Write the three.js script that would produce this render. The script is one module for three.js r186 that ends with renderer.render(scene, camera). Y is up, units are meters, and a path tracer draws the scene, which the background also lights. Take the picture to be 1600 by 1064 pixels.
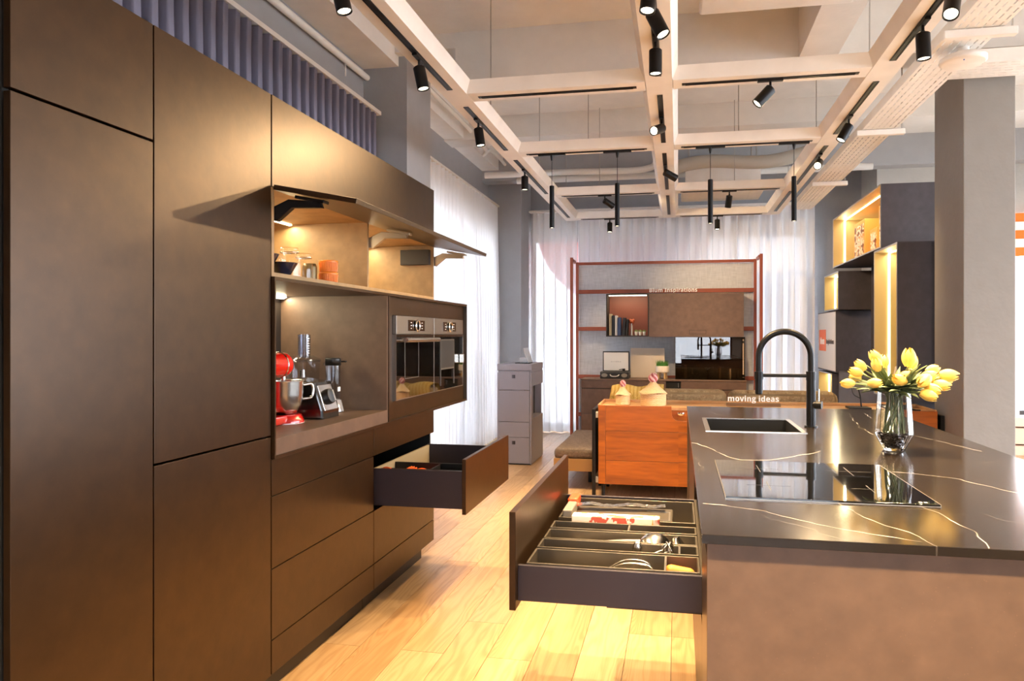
import * as THREE from 'three';
import { RoundedBoxGeometry } from 'three/addons/geometries/RoundedBoxGeometry.js';
import { TextGeometry } from 'three/addons/geometries/TextGeometry.js';
import { FontLoader } from 'three/addons/loaders/FontLoader.js';
import { mergeGeometries, mergeVertices, toCreasedNormals } from 'three/addons/utils/BufferGeometryUtils.js';
import { RectAreaLightUniformsLib } from 'three/addons/lights/RectAreaLightUniformsLib.js';

// ---------------------------------------------------------------- camera, sky, exposure
// Layout: X to the right, Y up, D = depth away from the camera (three's -z). Camera stands at X 0, Y 1.35, D 0.
const scene = new THREE.Scene();
const camera = new THREE.PerspectiveCamera(50.98, 1600 / 1064, 0.05, 100);
camera.position.set(0, 1.35, 0);
camera.rotation.y = 10.737 * Math.PI / 180;
camera.setViewOffset(1600, 1064, -48.4, 8, 1600, 1064);
camera.updateProjectionMatrix();
const renderer = new THREE.WebGLRenderer({ antialias: true });
renderer.toneMapping = THREE.LinearToneMapping;
renderer.toneMappingExposure = 2.25;
renderer.shadowMap.enabled = true;
RectAreaLightUniformsLib.init();
scene.background = new THREE.Color(0.90, 0.975, 1.09);
scene.backgroundIntensity = 5.6;
const SPOT_CD = 15.5, SPOT_COLOR = new THREE.Color(1.0, 0.70, 0.37), LED_COLOR = new THREE.Color(1.0, 0.84, 0.53);

// ---------------------------------------------------------------- helpers
let seed = 20240611;
function rnd() { seed |= 0; seed = seed + 0x6D2B79F5 | 0; let t = Math.imul(seed ^ seed >>> 15, 1 | seed); t = t + Math.imul(t ^ t >>> 7, 61 | t) ^ t; return ((t ^ t >>> 14) >>> 0) / 4294967296; }
const rr = (a, b) => a + (b - a) * rnd();
const V3 = (x, y, d) => new THREE.Vector3(x, y, -d);
const taken = new Map();
function numbered(n) { const k = taken.get(n) ?? 0; taken.set(n, k + 1); return k ? n + '_' + String(k).padStart(3, '0') : n; }
const BASE = new WeakMap();
function shade(m) { m.castShadow = true; m.receiveShadow = true; return m; }
function info(o, label, category, group) { o.userData.label = label; if (category) o.userData.category = category; if (group) o.userData.group = group; return o; }
function thing(name, label, category, [x, y, d], group) {
  const o = new THREE.Group(); o.name = numbered(name); o.position.set(x, y, -d); scene.add(o);
  BASE.set(o, [x, y, -d]); return info(o, label, category, group);
}
// geometry given in room coordinates; it is moved into the frame of the thing it belongs to
function part(parent, name, geo, mat, label) {
  const b = BASE.get(parent) ?? [0, 0, 0];
  geo.translate(-b[0], -b[1], -b[2]);
  const m = shade(new THREE.Mesh(geo, mat)); m.name = name; parent.add(m); BASE.set(m, b);
  if (label) m.userData.label = label;
  return m;
}
// geometry already in the thing's own frame
function lpart(parent, name, geo, mat, label) { const m = shade(new THREE.Mesh(geo, mat)); m.name = name; parent.add(m); if (label) m.userData.label = label; return m; }
function single(name, label, category, geo, mat, group) {
  geo.computeBoundingBox(); const bb = geo.boundingBox, c = [(bb.min.x + bb.max.x) / 2, bb.min.y, (bb.min.z + bb.max.z) / 2];
  geo.translate(-c[0], -c[1], -c[2]);
  const m = shade(new THREE.Mesh(geo, mat)); m.name = numbered(name); m.position.set(...c); scene.add(m); BASE.set(m, c);
  return info(m, label, category, group);
}
function struct(name, geo, mat, label) { const m = shade(new THREE.Mesh(geo, mat)); m.name = numbered(name); m.userData.kind = 'structure'; if (label) m.userData.label = label; scene.add(m); BASE.set(m, [0, 0, 0]); return m; }
function structGroup(name, label) { const g = new THREE.Group(); g.name = numbered(name); g.userData.kind = 'structure'; if (label) g.userData.label = label; scene.add(g); BASE.set(g, [0, 0, 0]); return g; }
// box-projected texture coordinates in metres
function uvm(geo, s = 1, ou = 0, ov = 0) {
  if (!geo.attributes.normal) geo.computeVertexNormals();
  const p = geo.attributes.position, n = geo.attributes.normal, uv = new Float32Array(p.count * 2);
  for (let i = 0; i < p.count; i++) {
    const ax = Math.abs(n.getX(i)), ay = Math.abs(n.getY(i)), az = Math.abs(n.getZ(i)); let u, v;
    if (ax >= ay && ax >= az) { u = p.getZ(i); v = p.getY(i); } else if (ay >= az) { u = p.getX(i); v = p.getZ(i); } else { u = p.getX(i); v = p.getY(i); }
    uv[2 * i] = u * s + ou; uv[2 * i + 1] = v * s + ov;
  }
  geo.setAttribute('uv', new THREE.BufferAttribute(uv, 2)); return geo;
}
function box(x0, x1, y0, y1, d0, d1, r = 0) {
  const w = x1 - x0, h = y1 - y0, d = d1 - d0, g = r ? new RoundedBoxGeometry(w, h, d, 2, Math.min(r, w / 2.01, h / 2.01, d / 2.01)) : new THREE.BoxGeometry(w, h, d);
  g.translate((x0 + x1) / 2, (y0 + y1) / 2, -(d0 + d1) / 2); return uvm(g);
}
function clean(g) { const o = g.index ? g.toNonIndexed() : g; for (const k of Object.keys(o.attributes)) if (!['position', 'normal', 'uv'].includes(k)) o.deleteAttribute(k); if (!o.attributes.uv) uvm(o); return o; }
const join = (...gs) => mergeGeometries(gs.flat().map(clean));
function cyl(x, y0, y1, d, r0, r1 = r0, n = 24, open = false) { const g = new THREE.CylinderGeometry(r1, r0, y1 - y0, n, 1, open); g.translate(x, (y0 + y1) / 2, -d); return g; }
function rod(a, b, r, n = 10, r2 = r) {   // cylinder between two points [X,Y,D]
  const A = V3(...a), B = V3(...b), l = A.distanceTo(B), g = new THREE.CylinderGeometry(r2, r, l, n);
  g.translate(0, l / 2, 0); g.applyQuaternion(new THREE.Quaternion().setFromUnitVectors(new THREE.Vector3(0, 1, 0), B.clone().sub(A).normalize())); g.translate(A.x, A.y, A.z); return g;
}
function tube(pts, r, seg = 40, n = 10) { return new THREE.TubeGeometry(new THREE.CatmullRomCurve3(pts.map((p) => V3(...p))), seg, r, n); }
function lathe(pts, x, y, d, n = 32) { const g = new THREE.LatheGeometry(pts.map(([a, b]) => new THREE.Vector2(a, b)), n); g.translate(x, y, -d); return g; }
function ball(x, y, d, r, sx = 1, sy = 1, sz = 1, n = 20) { const g = new THREE.SphereGeometry(r, n, Math.ceil(n * 0.7)); g.scale(sx, sy, sz); g.translate(x, y, -d); return g; }

// ---------------------------------------------------------------- noise and textures
const PERM = new Uint8Array(512); { const a = [...Array(256).keys()]; for (let i = 255; i > 0; i--) { const j = Math.floor(rnd() * (i + 1));[a[i], a[j]] = [a[j], a[i]]; } for (let i = 0; i < 512; i++) PERM[i] = a[i & 255]; }
function vn(x, y, px = 256, py = 256) {   // tileable value noise 0..1
  const xi = Math.floor(x), yi = Math.floor(y), fx = x - xi, fy = y - yi, u = fx * fx * (3 - 2 * fx), v = fy * fy * (3 - 2 * fy), m = (a, p) => ((a % p) + p) % p;
  const h = (a, b) => PERM[PERM[m(a, px) & 255] + (m(b, py) & 255)] / 255;
  return (h(xi, yi) * (1 - u) + h(xi + 1, yi) * u) * (1 - v) + (h(xi, yi + 1) * (1 - u) + h(xi + 1, yi + 1) * u) * v;
}
function fbm(x, y, o = 4, px = 256, py = 256) { let s = 0, a = 0.5, t = 0; for (let i = 0; i < o; i++) { s += a * vn(x, y, px, py); t += a; x *= 2; y *= 2; px *= 2; py *= 2; a *= 0.5; } return s / t; }
function tex(w, h, fn, { srgb = true, rx = 1, ry = 1 } = {}) {
  const data = new Uint8Array(w * h * 4);
  for (let j = 0; j < h; j++) for (let i = 0; i < w; i++) { const c = fn(i / w, j / h, i, j), k = 4 * (j * w + i); if (typeof c === 'number') data[k] = data[k + 1] = data[k + 2] = c; else { data[k] = c[0]; data[k + 1] = c[1]; data[k + 2] = c[2]; } data[k + 3] = 255; }
  const t = new THREE.DataTexture(data, w, h); t.wrapS = t.wrapT = THREE.RepeatWrapping; t.magFilter = THREE.LinearFilter; t.minFilter = THREE.LinearMipmapLinearFilter; t.generateMipmaps = true;
  if (srgb) t.colorSpace = THREE.SRGBColorSpace; t.repeat.set(rx, ry); t.needsUpdate = true; return t;
}
const mixc = (a, b, t) => [a[0] + (b[0] - a[0]) * t, a[1] + (b[1] - a[1]) * t, a[2] + (b[2] - a[2]) * t];
const std = (color, roughness = 0.6, metalness = 0, extra = {}) => new THREE.MeshStandardMaterial({ color, roughness, metalness, ...extra });
const phys = (o) => new THREE.MeshPhysicalMaterial(o);

// grain of one plank: u across, v along
function grain(a, b, off, rings = 9) {
  return (u, v) => {
    const w = fbm(u * 3 + off, v * 4 + off * 1.7, 3), g = Math.sin((u * rings + w * 7 + Math.pow(Math.abs(u - 0.5 + (w - .5) * .5), 2) * 20 * Math.cos(v * 6 + off)) * 3.1) * 0.5 + 0.5, f = vn(u * 190 + off * 9, v * 24) * 0.6 + vn(u * 60, v * 7 + off) * 0.4;
    return mixc(a, b, Math.min(1, Math.max(0, 0.42 * g * g + 0.45 * f)));
  };
}
const oakTones = [[[198, 164, 122], [166, 128, 86]], [[190, 154, 112], [156, 118, 78]], [[204, 172, 132], [174, 138, 96]], [[184, 148, 108], [150, 114, 76]], [[194, 162, 124], [162, 130, 92]]];
const bumpGrain = tex(128, 512, (u, v) => 255 * (0.6 * vn(u * 100, v * 20) + 0.4 * vn(u * 30, v * 5)), { srgb: false });
const M = {};
M.oak = oakTones.map(([a, b], i) => std(0xffffff, 0.36, 0, { map: tex(128, 1024, grain(a, b, i * 3.7 + 1)), bumpMap: bumpGrain, bumpScale: 0.0004 }));
M.subfloor = std(0x3a2a1c, 0.9);
M.white = std(0xf6f1ea, 0.7, 0, { map: tex(256, 256, (u, v) => { const k = 236 + 16 * fbm(u * 8, v * 8, 4, 8, 8); return [k, k, k]; }) });
const plaster = tex(256, 256, (u, v) => { const k = 243 + 11 * fbm(u * 10, v * 10, 5, 10, 10); return [k, k, k]; }), plasterBump = tex(256, 256, (u, v) => 255 * fbm(u * 40, v * 40, 3, 40, 40), { srgb: false });
M.ceiling = std(0xe6e1da, 0.85, 0, { map: plaster, bumpMap: plasterBump, bumpScale: 0.001 });
M.wallGrey = std(0xa9a8a9, 0.85, 0, { map: plaster, bumpMap: plasterBump, bumpScale: 0.001 });
M.wallLight = std(0xb6b2ac, 0.85, 0, { map: plaster, bumpMap: plasterBump, bumpScale: 0.001 });
M.columnGrey = std(0x938e89, 0.75, 0, { map: plaster, bumpMap: plasterBump, bumpScale: 0.001 });
M.slab = std(0xcac6be, 0.9, 0, { map: plaster });
const speck = tex(512, 512, (u, v, i, j) => { const n = fbm(u * 24, v * 24, 4, 24, 24), s = PERM[(i * 7 + PERM[j & 255]) & 511] > 252 && vn(u * 120, v * 40, 120, 40) > 0.75 ? 70 : 0, k = 205 + 45 * n + s * .4; return [Math.min(255, k + s * .3), Math.min(255, k), Math.min(255, k - 4)]; });
const fineBump = tex(256, 256, (u, v) => 255 * (0.5 * vn(u * 128, v * 128, 128, 128) + 0.5 * vn(u * 64, v * 64, 64, 64)), { srgb: false });
M.cab = std(0x46301b, 0.35, 0.5, { map: speck, bumpMap: fineBump, bumpScale: 0.00012 });
M.nicheIn = std(0x6b5344, 0.5, 0, { map: speck });
M.cabIn = std(0xb49066, 0.5, 0, { map: speck });
M.cabEdge = std(0x2d2622, 0.5);
M.black = std(0x141314, 0.45);
M.gap = std(0x0b0a09, 0.8);
M.blackMetal = std(0x1c1b1c, 0.38, 0.6);
M.drawerMetal = std(0x38323a, 0.42, 0.4, { bumpMap: fineBump, bumpScale: 0.0001 });
M.drawerIn = std(0x6a6258, 0.36, 0.7);
M.steel = std(0xc9c4bc, 0.24, 1);
M.brushed = std(0xb4aea6, 0.34, 1, { bumpMap: tex(256, 256, (u, v) => 255 * vn(u * 3, v * 200, 3, 200), { srgb: false }), bumpScale: 0.0001 });
M.chrome = std(0xe4e2e0, 0.1, 1);
M.darkGlass = phys({ color: 0x0a0a0b, roughness: 0.04, metalness: 0, clearcoat: 1, clearcoatRoughness: 0.02 });
M.glassThin = phys({ color: 0xffffff, roughness: 0.0, transmission: 1, thickness: 0, ior: 1.5 });
M.smoked = phys({ color: 0x9a8878, roughness: 0.0, transmission: 1, thickness: 0, ior: 1.6 });
M.led = std(0xfff0c0, 0.6, 0, { emissive: new THREE.Color(1, 0.84, 0.5), emissiveIntensity: 3.2 });
M.ledWhite = std(0xffffff, 0.6, 0, { emissive: new THREE.Color(1, 0.9, 0.72), emissiveIntensity: 3.2 });
M.lens = std(0xffffff, 0.4, 0, { emissive: new THREE.Color(1, 0.88, 0.62), emissiveIntensity: 3.0 });

// ---------------------------------------------------------------- light makers
function stripLight(name, parent, from, to, width, facing, cd, mat = M.led, color = LED_COLOR) {   // glowing bar with an area light of the same size before it
  const a = V3(...from), b = V3(...to), f = new THREE.Vector3(facing[0], facing[1], -facing[2]).normalize(), along = b.clone().sub(a), len = along.length(); along.normalize();
  const side = new THREE.Vector3().crossVectors(f, along), th = 0.008, g = new THREE.BoxGeometry(width, len, th);
  g.applyMatrix4(new THREE.Matrix4().makeBasis(side.clone().negate(), along, f)); const mid = a.clone().add(b).multiplyScalar(0.5); g.translate(mid.x, mid.y, mid.z);
  const m = part(parent, name, g, mat);
  const l = new THREE.RectAreaLight(color, cd / (len * width), width, len); const bs = BASE.get(parent) ?? [0, 0, 0];
  const p = mid.clone().addScaledVector(f, th); l.name = 'strip_glow';
  l.quaternion.setFromRotationMatrix(new THREE.Matrix4().makeBasis(side, along, f.clone().negate()).multiply(new THREE.Matrix4()));
  l.position.set(p.x - bs[0], p.y - bs[1], p.z - bs[2]); parent.add(l); return m;
}
// ---------------------------------------------------------------- the room
const YC = 3.70, DB = 9.95, XL = -2.5, XR = 5.4, DR = -3.2;
{ // floor of oak planks
  const fl = structGroup('floor', 'pale oak plank floor');
  part(fl, 'subfloor', box(XL - 0.2, XR + 0.2, -0.2, -0.013, DR - 0.2, DB + 0.2), M.subfloor);
  const W = 0.19, geos = new Map();
  const pg = (l) => { const k = l.toFixed(2); if (!geos.has(k)) { const g = new THREE.BoxGeometry(W - 0.0022, 0.012, l - 0.002); const p = g.attributes.position, uv = g.attributes.uv; for (let i = 0; i < p.count; i++) uv.setXY(i, p.getX(i) / W + 0.5, p.getZ(i) / 1.9 + 0.5); geos.set(k, g); } return geos.get(k); };
  for (let x = XL; x < XR - 0.01; x += W) {
    let d = DR + [0.4, 1.1, 1.6, 0.75, 1.35][Math.floor(rnd() * 5)], s = DR;
    while (s < DB - 0.02) {
      const e = Math.min(d, DB), l = Math.round((e - s) * 100) / 100;
      if (l > 0.03) { const m = shade(new THREE.Mesh(pg(l), M.oak[Math.floor(rnd() * M.oak.length)])); m.name = 'plank'; m.position.set(x + W / 2, -0.006, -(s + e) / 2); fl.add(m); }
      s = e; d += 1.9;
    }
  }
}
struct('ceiling', box(XL - 0.2, XR + 0.2, YC, YC + 0.2, DR - 0.2, DB + 0.2), M.ceiling, 'off-white plaster ceiling');
// left wall: solid by the tall cabinets, a window near the far end
struct('wall_left', join(box(XL - 0.2, XL, 0, YC, DR - 0.2, 6.25), box(XL - 0.2, XL, 2.72, YC, 6.25, 9.15), box(XL - 0.2, XL, 0, 0.06, 6.25, 9.15), box(XL - 0.2, XL, 0, YC, 9.15, DB + 0.2)), M.wallGrey, 'grey painted wall above the sheer curtain');
struct('wall_back', join(box(XL, -2.05, 0, YC, DB, DB + 0.2), box(-2.05, 1.68, 2.72, YC, DB, DB + 0.2), box(-2.05, 1.68, 0, 0.06, DB, DB + 0.2), box(1.68, 2.6, 0, YC, DB, DB + 0.2)), M.wallGrey, 'grey wall behind the back curtains');
struct('wall_right', box(2.35, 2.6, 0, YC, 9.2, DB), M.wallLight, 'short grey wall beside the display boxes');
struct('wall_far', join(box(2.6, 3.75, 0, YC, 9.2, 9.4), box(3.75, 5.1, 2.78, YC, 9.2, 9.4), box(3.75, 5.1, 0, 0.42, 9.2, 9.4), box(5.1, XR + 0.2, 0, YC, 9.2, 9.4)), M.wallLight, 'wall beyond the column with a bright window');
struct('wall_side', join(box(XR, XR + 0.2, 0, YC, DR - 0.2, 0), box(XR, XR + 0.2, 2.9, YC, 0, 8.6), box(XR, XR + 0.2, 0, 0.3, 0, 8.6), box(XR, XR + 0.2, 0, YC, 8.6, 9.2)), M.wallLight);
windowAlong(5, 'd', XR + 0.15, 0, 8.6, 0.3, 2.9, 6, 'window on the right side of the room');
struct('wall_rear', join(box(XL, -0.2, 0, YC, DR - 0.2, DR), box(-0.2, 1.5, 2.6, YC, DR - 0.2, DR), box(-0.2, 1.5, 0, 0.5, DR - 0.2, DR), box(1.5, XR, 0, YC, DR - 0.2, DR)), M.wallLight);
struct('trim_1', box(2.36, XR, 3.36, 3.42, 9.08, 9.2), M.white, 'white ledge along the wall beyond the column');
function windowAlong(n, axis, fixed, a0, a1, y0, y1, bars, label) {
  const g = structGroup('window_' + n, label), B = (u0, u1, v0, v1, k0, k1) => axis === 'x' ? box(u0, u1, v0, v1, fixed + k0, fixed + k1) : box(fixed - k1, fixed - k0, v0, v1, u0, u1), f = 0.05;
  part(g, 'window_frame', join(B(a0, a1, y0, y0 + f, 0.02, 0.08), B(a0, a1, y1 - f, y1, 0.02, 0.08), B(a0, a0 + f, y0 + f, y1 - f, 0.02, 0.08), B(a1 - f, a1, y0 + f, y1 - f, 0.02, 0.08)), M.cabEdge);
  const w = (a1 - a0) / bars;
  for (let i = 0; i < bars; i++) {
    if (i) part(g, 'mullion', B(a0 + i * w - 0.025, a0 + i * w + 0.025, y0 + f, y1 - f, 0.02, 0.08), M.cabEdge);
    part(g, 'pane', B(a0 + i * w + 0.03, a0 + (i + 1) * w - 0.03, y0 + f, y1 - f, 0.048, 0.052), M.glassThin);
  }
}
windowAlong(1, 'd', XL, 6.25, 9.15, 0.06, 2.72, 3, 'bright window behind the left sheer curtain');
windowAlong(2, 'x', DB, -2.05, 1.68, 0.06, 2.72, 4, 'wide window behind the back sheer curtains');
windowAlong(3, 'x', 9.25, 3.75, 5.1, 0.42, 2.78, 2, 'bright window seen right of the grey column');
windowAlong(4, 'x', DR - 0.15, -0.2, 1.5, 0.5, 2.6, 2, 'window on the side behind the camera');

// concrete beams and pilasters
struct('beam_cross', join(box(XL, -1.7, 3.58, YC, 5.32, 5.62), box(-1.7, XR, 3.3, YC, 5.32, 5.62)), M.ceiling, 'deep beam across the ceiling');
struct('beam_cross', box(XL, XR, 3.46, YC, 7.42, 7.7), M.ceiling, 'second beam across the ceiling');
struct('beam_cross', box(XL, XR, 3.34, YC, 8.95, 9.15), M.wallGrey, 'grey beam before the back wall');
struct('beam_along', box(0.84, 1.1, 3.32, YC, DR, 5.32), M.ceiling, 'beam along the ceiling near the air conditioner');
struct('beam_along', box(XL, -2.2, 3.5, YC, DR, 5.4), M.white, 'cream beam over the dark curtain');
struct('beam_along', join(box(XL, -2.28, 3.48, YC, 5.98, 9.3), box(XL, -2.22, 3.62, 3.65, 5.98, 9.3)), M.white, 'cream beam over the left sheer curtain');
struct('pilaster', box(XL, -2.13, 0, YC, 5.4, 5.95), M.wallGrey, 'grey pilaster at the end of the tall cabinets');
struct('pilaster', box(XL, -2.06, 0, YC, 9.3, DB), M.wallGrey, 'grey pilaster in the left corner');
{
  const c = structGroup('column', 'free-standing grey column right of the island');
  part(c, 'shaft', box(2.0, 2.34, 0, YC, 5.575, 6.16, 0.008), M.columnGrey);
}
{ // what stands outside
  struct('ground_outside', join(box(-14, XL - 0.25, -0.35, -0.25, -14, 22), box(XL - 0.25, 16, -0.35, -0.25, DB + 0.25, 22), box(XR + 0.25, 16, -0.35, -0.25, -14, DB + 0.25), box(XL - 0.25, XR + 0.25, -0.35, -0.25, -14, DR - 0.25)), M.slab, 'pale paving outside the windows');
  const g = new THREE.CylinderGeometry(1.34, 1.34, 0.06, 64); g.rotateX(Math.PI / 2); g.translate(-0.82, 3.1, -10.85);
  const t = thing('round_sign', 'large red round panel seen through the sheer curtain', 'sign', [-0.82, -0.25, 10.85]);
  part(t, 'panel', g, std(0xd6564a, 0.6)); part(t, 'post', rod([-0.82, -0.25, 10.92], [-0.82, 2.4, 10.92], 0.04), M.cabEdge);
}

// ---------------------------------------------------------------- curtains
const sheer = phys({ color: 0xf4f5f8, roughness: 1, transmission: 0.13, thickness: 0, transparent: true, opacity: 0.985, side: THREE.DoubleSide });
const sheerBack = phys({ color: 0xf2f2f5, roughness: 1, transmission: 0.065, thickness: 0, transparent: true, opacity: 0.988, side: THREE.DoubleSide });
const drape = std(0x787587, 0.85, 0, { side: THREE.DoubleSide, bumpMap: fineBump, bumpScale: 0.0003 });
function pleats(axis, fixed, a0, a1, y0, y1, pitch, amp, ph = 0, topAmp = 0.5, step = 0.009) {
  const n = Math.max(8, Math.round((a1 - a0) / step)), R = 16, pos = [], uv = [], idx = [];
  for (let j = 0; j <= R; j++) {
    const t = j / R, y = y1 + (y0 - y1) * t, k = topAmp + (1 - topAmp) * Math.min(1, t * 2.2);
    for (let i = 0; i <= n; i++) {
      const s = (i / n) * (a1 - a0), w = s / pitch + 0.35 * (vn(s * 1.7 + ph, t * 0.6 + ph) - 0.5) * (0.3 + t * 1.6), q = Math.sin(2 * Math.PI * w + ph), sharp = t < 0.06 ? Math.sign(q) * Math.pow(Math.abs(q), 0.6) : q;
      const o = amp * k * (sharp * (0.75 + 0.5 * vn(s * 3.1 + ph, 7)) + 0.35 * Math.sin(4 * Math.PI * w + 1.3 * t + ph)) + 0.012 * (vn(s * 2 + ph, t * 2) - 0.5);
      const a = a0 + s - Math.min(1, s / 0.06, (a1 - a0 - s) / 0.06) * 0.15 * pitch * (0.4 + 0.6 * Math.min(1, t * 2.2)) * Math.sin(4 * Math.PI * w + 2 * ph); axis === 'x' ? pos.push(a, y, -(fixed + o)) : pos.push(fixed + o, y, -a); uv.push(s, y);
    }
  }
  for (let j = 0; j < R; j++) for (let i = 0; i < n; i++) { const a = j * (n + 1) + i, b = a + n + 1; idx.push(a, b, a + 1, b, b + 1, a + 1); }
  const g = new THREE.BufferGeometry(); g.setAttribute('position', new THREE.Float32BufferAttribute(pos, 3)); g.setAttribute('uv', new THREE.Float32BufferAttribute(uv, 2)); g.setIndex(idx); g.computeVertexNormals(); return g;
}
single('sheer_curtain', 'white sheer curtain on the left wall, half nearer the tall cabinets', 'curtain', pleats('d', -2.38, 5.98, 7.6, 0.012, 3.06, 0.125, 0.046, 1), sheer, 'sheer curtains');
single('sheer_curtain', 'white sheer curtain on the left wall, half nearer the corner', 'curtain', pleats('d', -2.38, 7.62, 9.26, 0.012, 3.06, 0.115, 0.046, 4), sheer, 'sheer curtains');
single('sheer_curtain', 'narrow sheer back curtain with the red panel showing through', 'curtain', pleats('x', 9.78, -2.03, -1.3705, 0.012, 3.05, 0.16, 0.05, 2), phys({ color: 0xf4f5f8, roughness: 1, transmission: 0.08, thickness: 0, transparent: true, opacity: 0.94, side: THREE.DoubleSide }), 'sheer curtains');
single('sheer_curtain', 'long sheer back curtain behind the red shelving frame', 'curtain', pleats('x', 9.78, -1.37, 0.76, 0.012, 3.05, 0.15, 0.055, 3), sheerBack, 'sheer curtains');
single('sheer_curtain', 'sheer back curtain between the red frame and the display boxes', 'curtain', pleats('x', 9.78, 0.7605, 1.74, 0.012, 3.05, 0.145, 0.055, 6), sheerBack, 'sheer curtains');
single('dark_curtain', 'slate grey pleated curtain above the tall cabinets', 'curtain', pleats('d', -2.36, 0.6, 5.34, 0.02, 3.1, 0.105, 0.05, 5, 0.55), drape);
single('curtain_track', 'white ceiling curtain track above the dark pleated curtain', 'curtain track', box(-2.39, -2.33, 3.105, 3.135, 0.6, 5.36), M.white);
single('curtain_track', 'white curtain track along the left sheer curtain', 'curtain track', box(-2.4, -2.35, 3.062, 3.085, 5.98, 9.27), M.white);
single('curtain_track', 'white curtain track along the back sheer curtains', 'curtain track', box(-2.04, 1.76, 3.055, 3.08, 9.70, 9.82), M.white);
{ // cover strip of conduit on the left wall
  single('conduit_pipe', 'cream conduit pipe under the beam over the dark curtain', 'pipe', join(rod([-2.46, 3.42, 0.6], [-2.46, 3.42, 5.38], 0.025), rod([-2.46, 3.3, 5.0], [-2.46, 3.42, 5.0], 0.006)), M.white);
  single('conduit_pipe', 'cream conduit pipe bent along the beam over the left sheer curtain', 'pipe', tube([[-2.2, 3.56, 6.0], [-2.2, 3.55, 7.4], [-2.19, 3.47, 8.0], [-2.24, 3.44, 8.05], [-2.2, 3.54, 8.2], [-2.2, 3.54, 9.28]], 0.02, 60), M.white);
}
{ // orange striped blind in the far window
  const t = thing('striped_blind', 'orange and white striped blind in the far right window', 'blind', [4.4, 2.2, 9.16]);
  for (let i = 0; i < 5; i++) { const g = box(3.7, 5.15, 2.76 - i * 0.1 - 0.1, 2.76 - i * 0.1, 9.12 - 0.012 * i, 9.13 - 0.012 * i); part(t, 'stripe', g, i % 2 ? std(0xf3e6d8, 0.9) : std(0xe8772a, 0.9)); }
  single('pale_curtain', 'pale peach curtain hanging beside the far right window', 'curtain', pleats('x', 9.12, 3.66, 3.86, 0.4, 2.3, 0.08, 0.02, 1), phys({ color: 0xf6d8c4, roughness: 1, transmission: 0.45, thickness: 0, side: THREE.DoubleSide }));
  single('low_sill_shelf', 'pale peach layered shelf under the far right window', 'shelf', join(box(3.5, 5.3, 0.0, 0.1, 8.9, 9.18), box(3.5, 5.3, 0.12, 0.3, 8.95, 9.18), box(3.5, 5.3, 0.32, 0.42, 8.92, 9.18)), std(0xe9c3a6, 0.7));
}
// ---------------------------------------------------------------- suspended ceiling grid, tracks and lamps
const YF = 2.80, CROSS = [-1.5, 1.45, 4.2, 5.6, 7.35, 8.85], ALONG = [-1.325, -0.11, 1.11];
function flared(axis, at, a0, a1, half = 0.075, flare = 0.032, h = 0.072) {   // beam that widens upwards
  const s = new THREE.Shape(); s.moveTo(-half, 0); s.lineTo(half, 0); s.lineTo(half + flare, h); s.lineTo(-half - flare, h);
  const g = new THREE.ExtrudeGeometry(s, { depth: a1 - a0, bevelEnabled: false });
  if (axis === 'd') g.translate(at, YF, -a1); else { g.rotateY(Math.PI / 2); g.translate(a0, YF, -at); }
  return uvm(g);
}
{
  const t = thing('ceiling_grid', 'white suspended ceiling grid of flared beams with light tracks', 'ceiling grid', [-0.11, YF, 5]);
  for (const x of ALONG) part(t, 'long_beam', flared('d', x, -1.6, 8.94), M.white);
  for (const d of CROSS) { part(t, 'cross_beam', flared('x', d, ALONG[0] + 0.08, ALONG[1] - 0.08), M.white); part(t, 'cross_beam', flared('x', d, ALONG[1] + 0.08, ALONG[2] - 0.08), M.white); }
  const slot = (x0, x1, d0, d1) => { const m = part(t, 'light_track', box(x0, x1, YF - 0.004, YF + 0.01, d0, d1), M.black); const w = x1 - x0 < d1 - d0; part(m, 'groove_rail', w ? join(box(x0 + 0.004, x0 + 0.008, YF - 0.007, YF, d0 + 0.02, d1 - 0.02), box(x1 - 0.008, x1 - 0.004, YF - 0.007, YF, d0 + 0.02, d1 - 0.02)) : join(box(x0 + 0.02, x1 - 0.02, YF - 0.007, YF, d0 + 0.004, d0 + 0.008), box(x0 + 0.02, x1 - 0.02, YF - 0.007, YF, d1 - 0.008, d1 - 0.004)), M.blackMetal); };
  for (const x of ALONG) for (let i = 0; i + 1 < CROSS.length; i++) slot(x - 0.017, x + 0.017, CROSS[i] + 0.16, CROSS[i + 1] - 0.16);
  for (const d of CROSS) for (let i = 0; i < 2; i++) slot(ALONG[i] + 0.13, ALONG[i + 1] - 0.13, d - 0.015, d + 0.015);
  for (const x of ALONG) for (const d of [2.4, 4.75, 6.5, 8.1]) part(t, 'hanger_wire', rod([x + 0.06, YF + 0.07, d], [x + 0.06, YC, d], 0.004, 6), M.brushed);
  for (const [x, d] of [[0.45, 5.62], [0.55, 7.36], [-0.7, 5.62], [-0.8, 7.36]]) part(t, 'hanger_wire', rod([x, YF + 0.07, d], [x, YC, d], 0.004, 6), M.brushed);
}
const spotBody = lathe([[0, 0.06], [0.026, 0.06], [0.0315, 0.055], [0.0315, -0.055], [0.0315, -0.06], [0.028, -0.06], [0.026, -0.05], [0, -0.05]], 0, 0, 0, 28);
const lensDisc = (() => { const g = new THREE.CylinderGeometry(0.0255, 0.0255, 0.004, 24); g.translate(0, -0.052, 0); return g; })();
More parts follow.
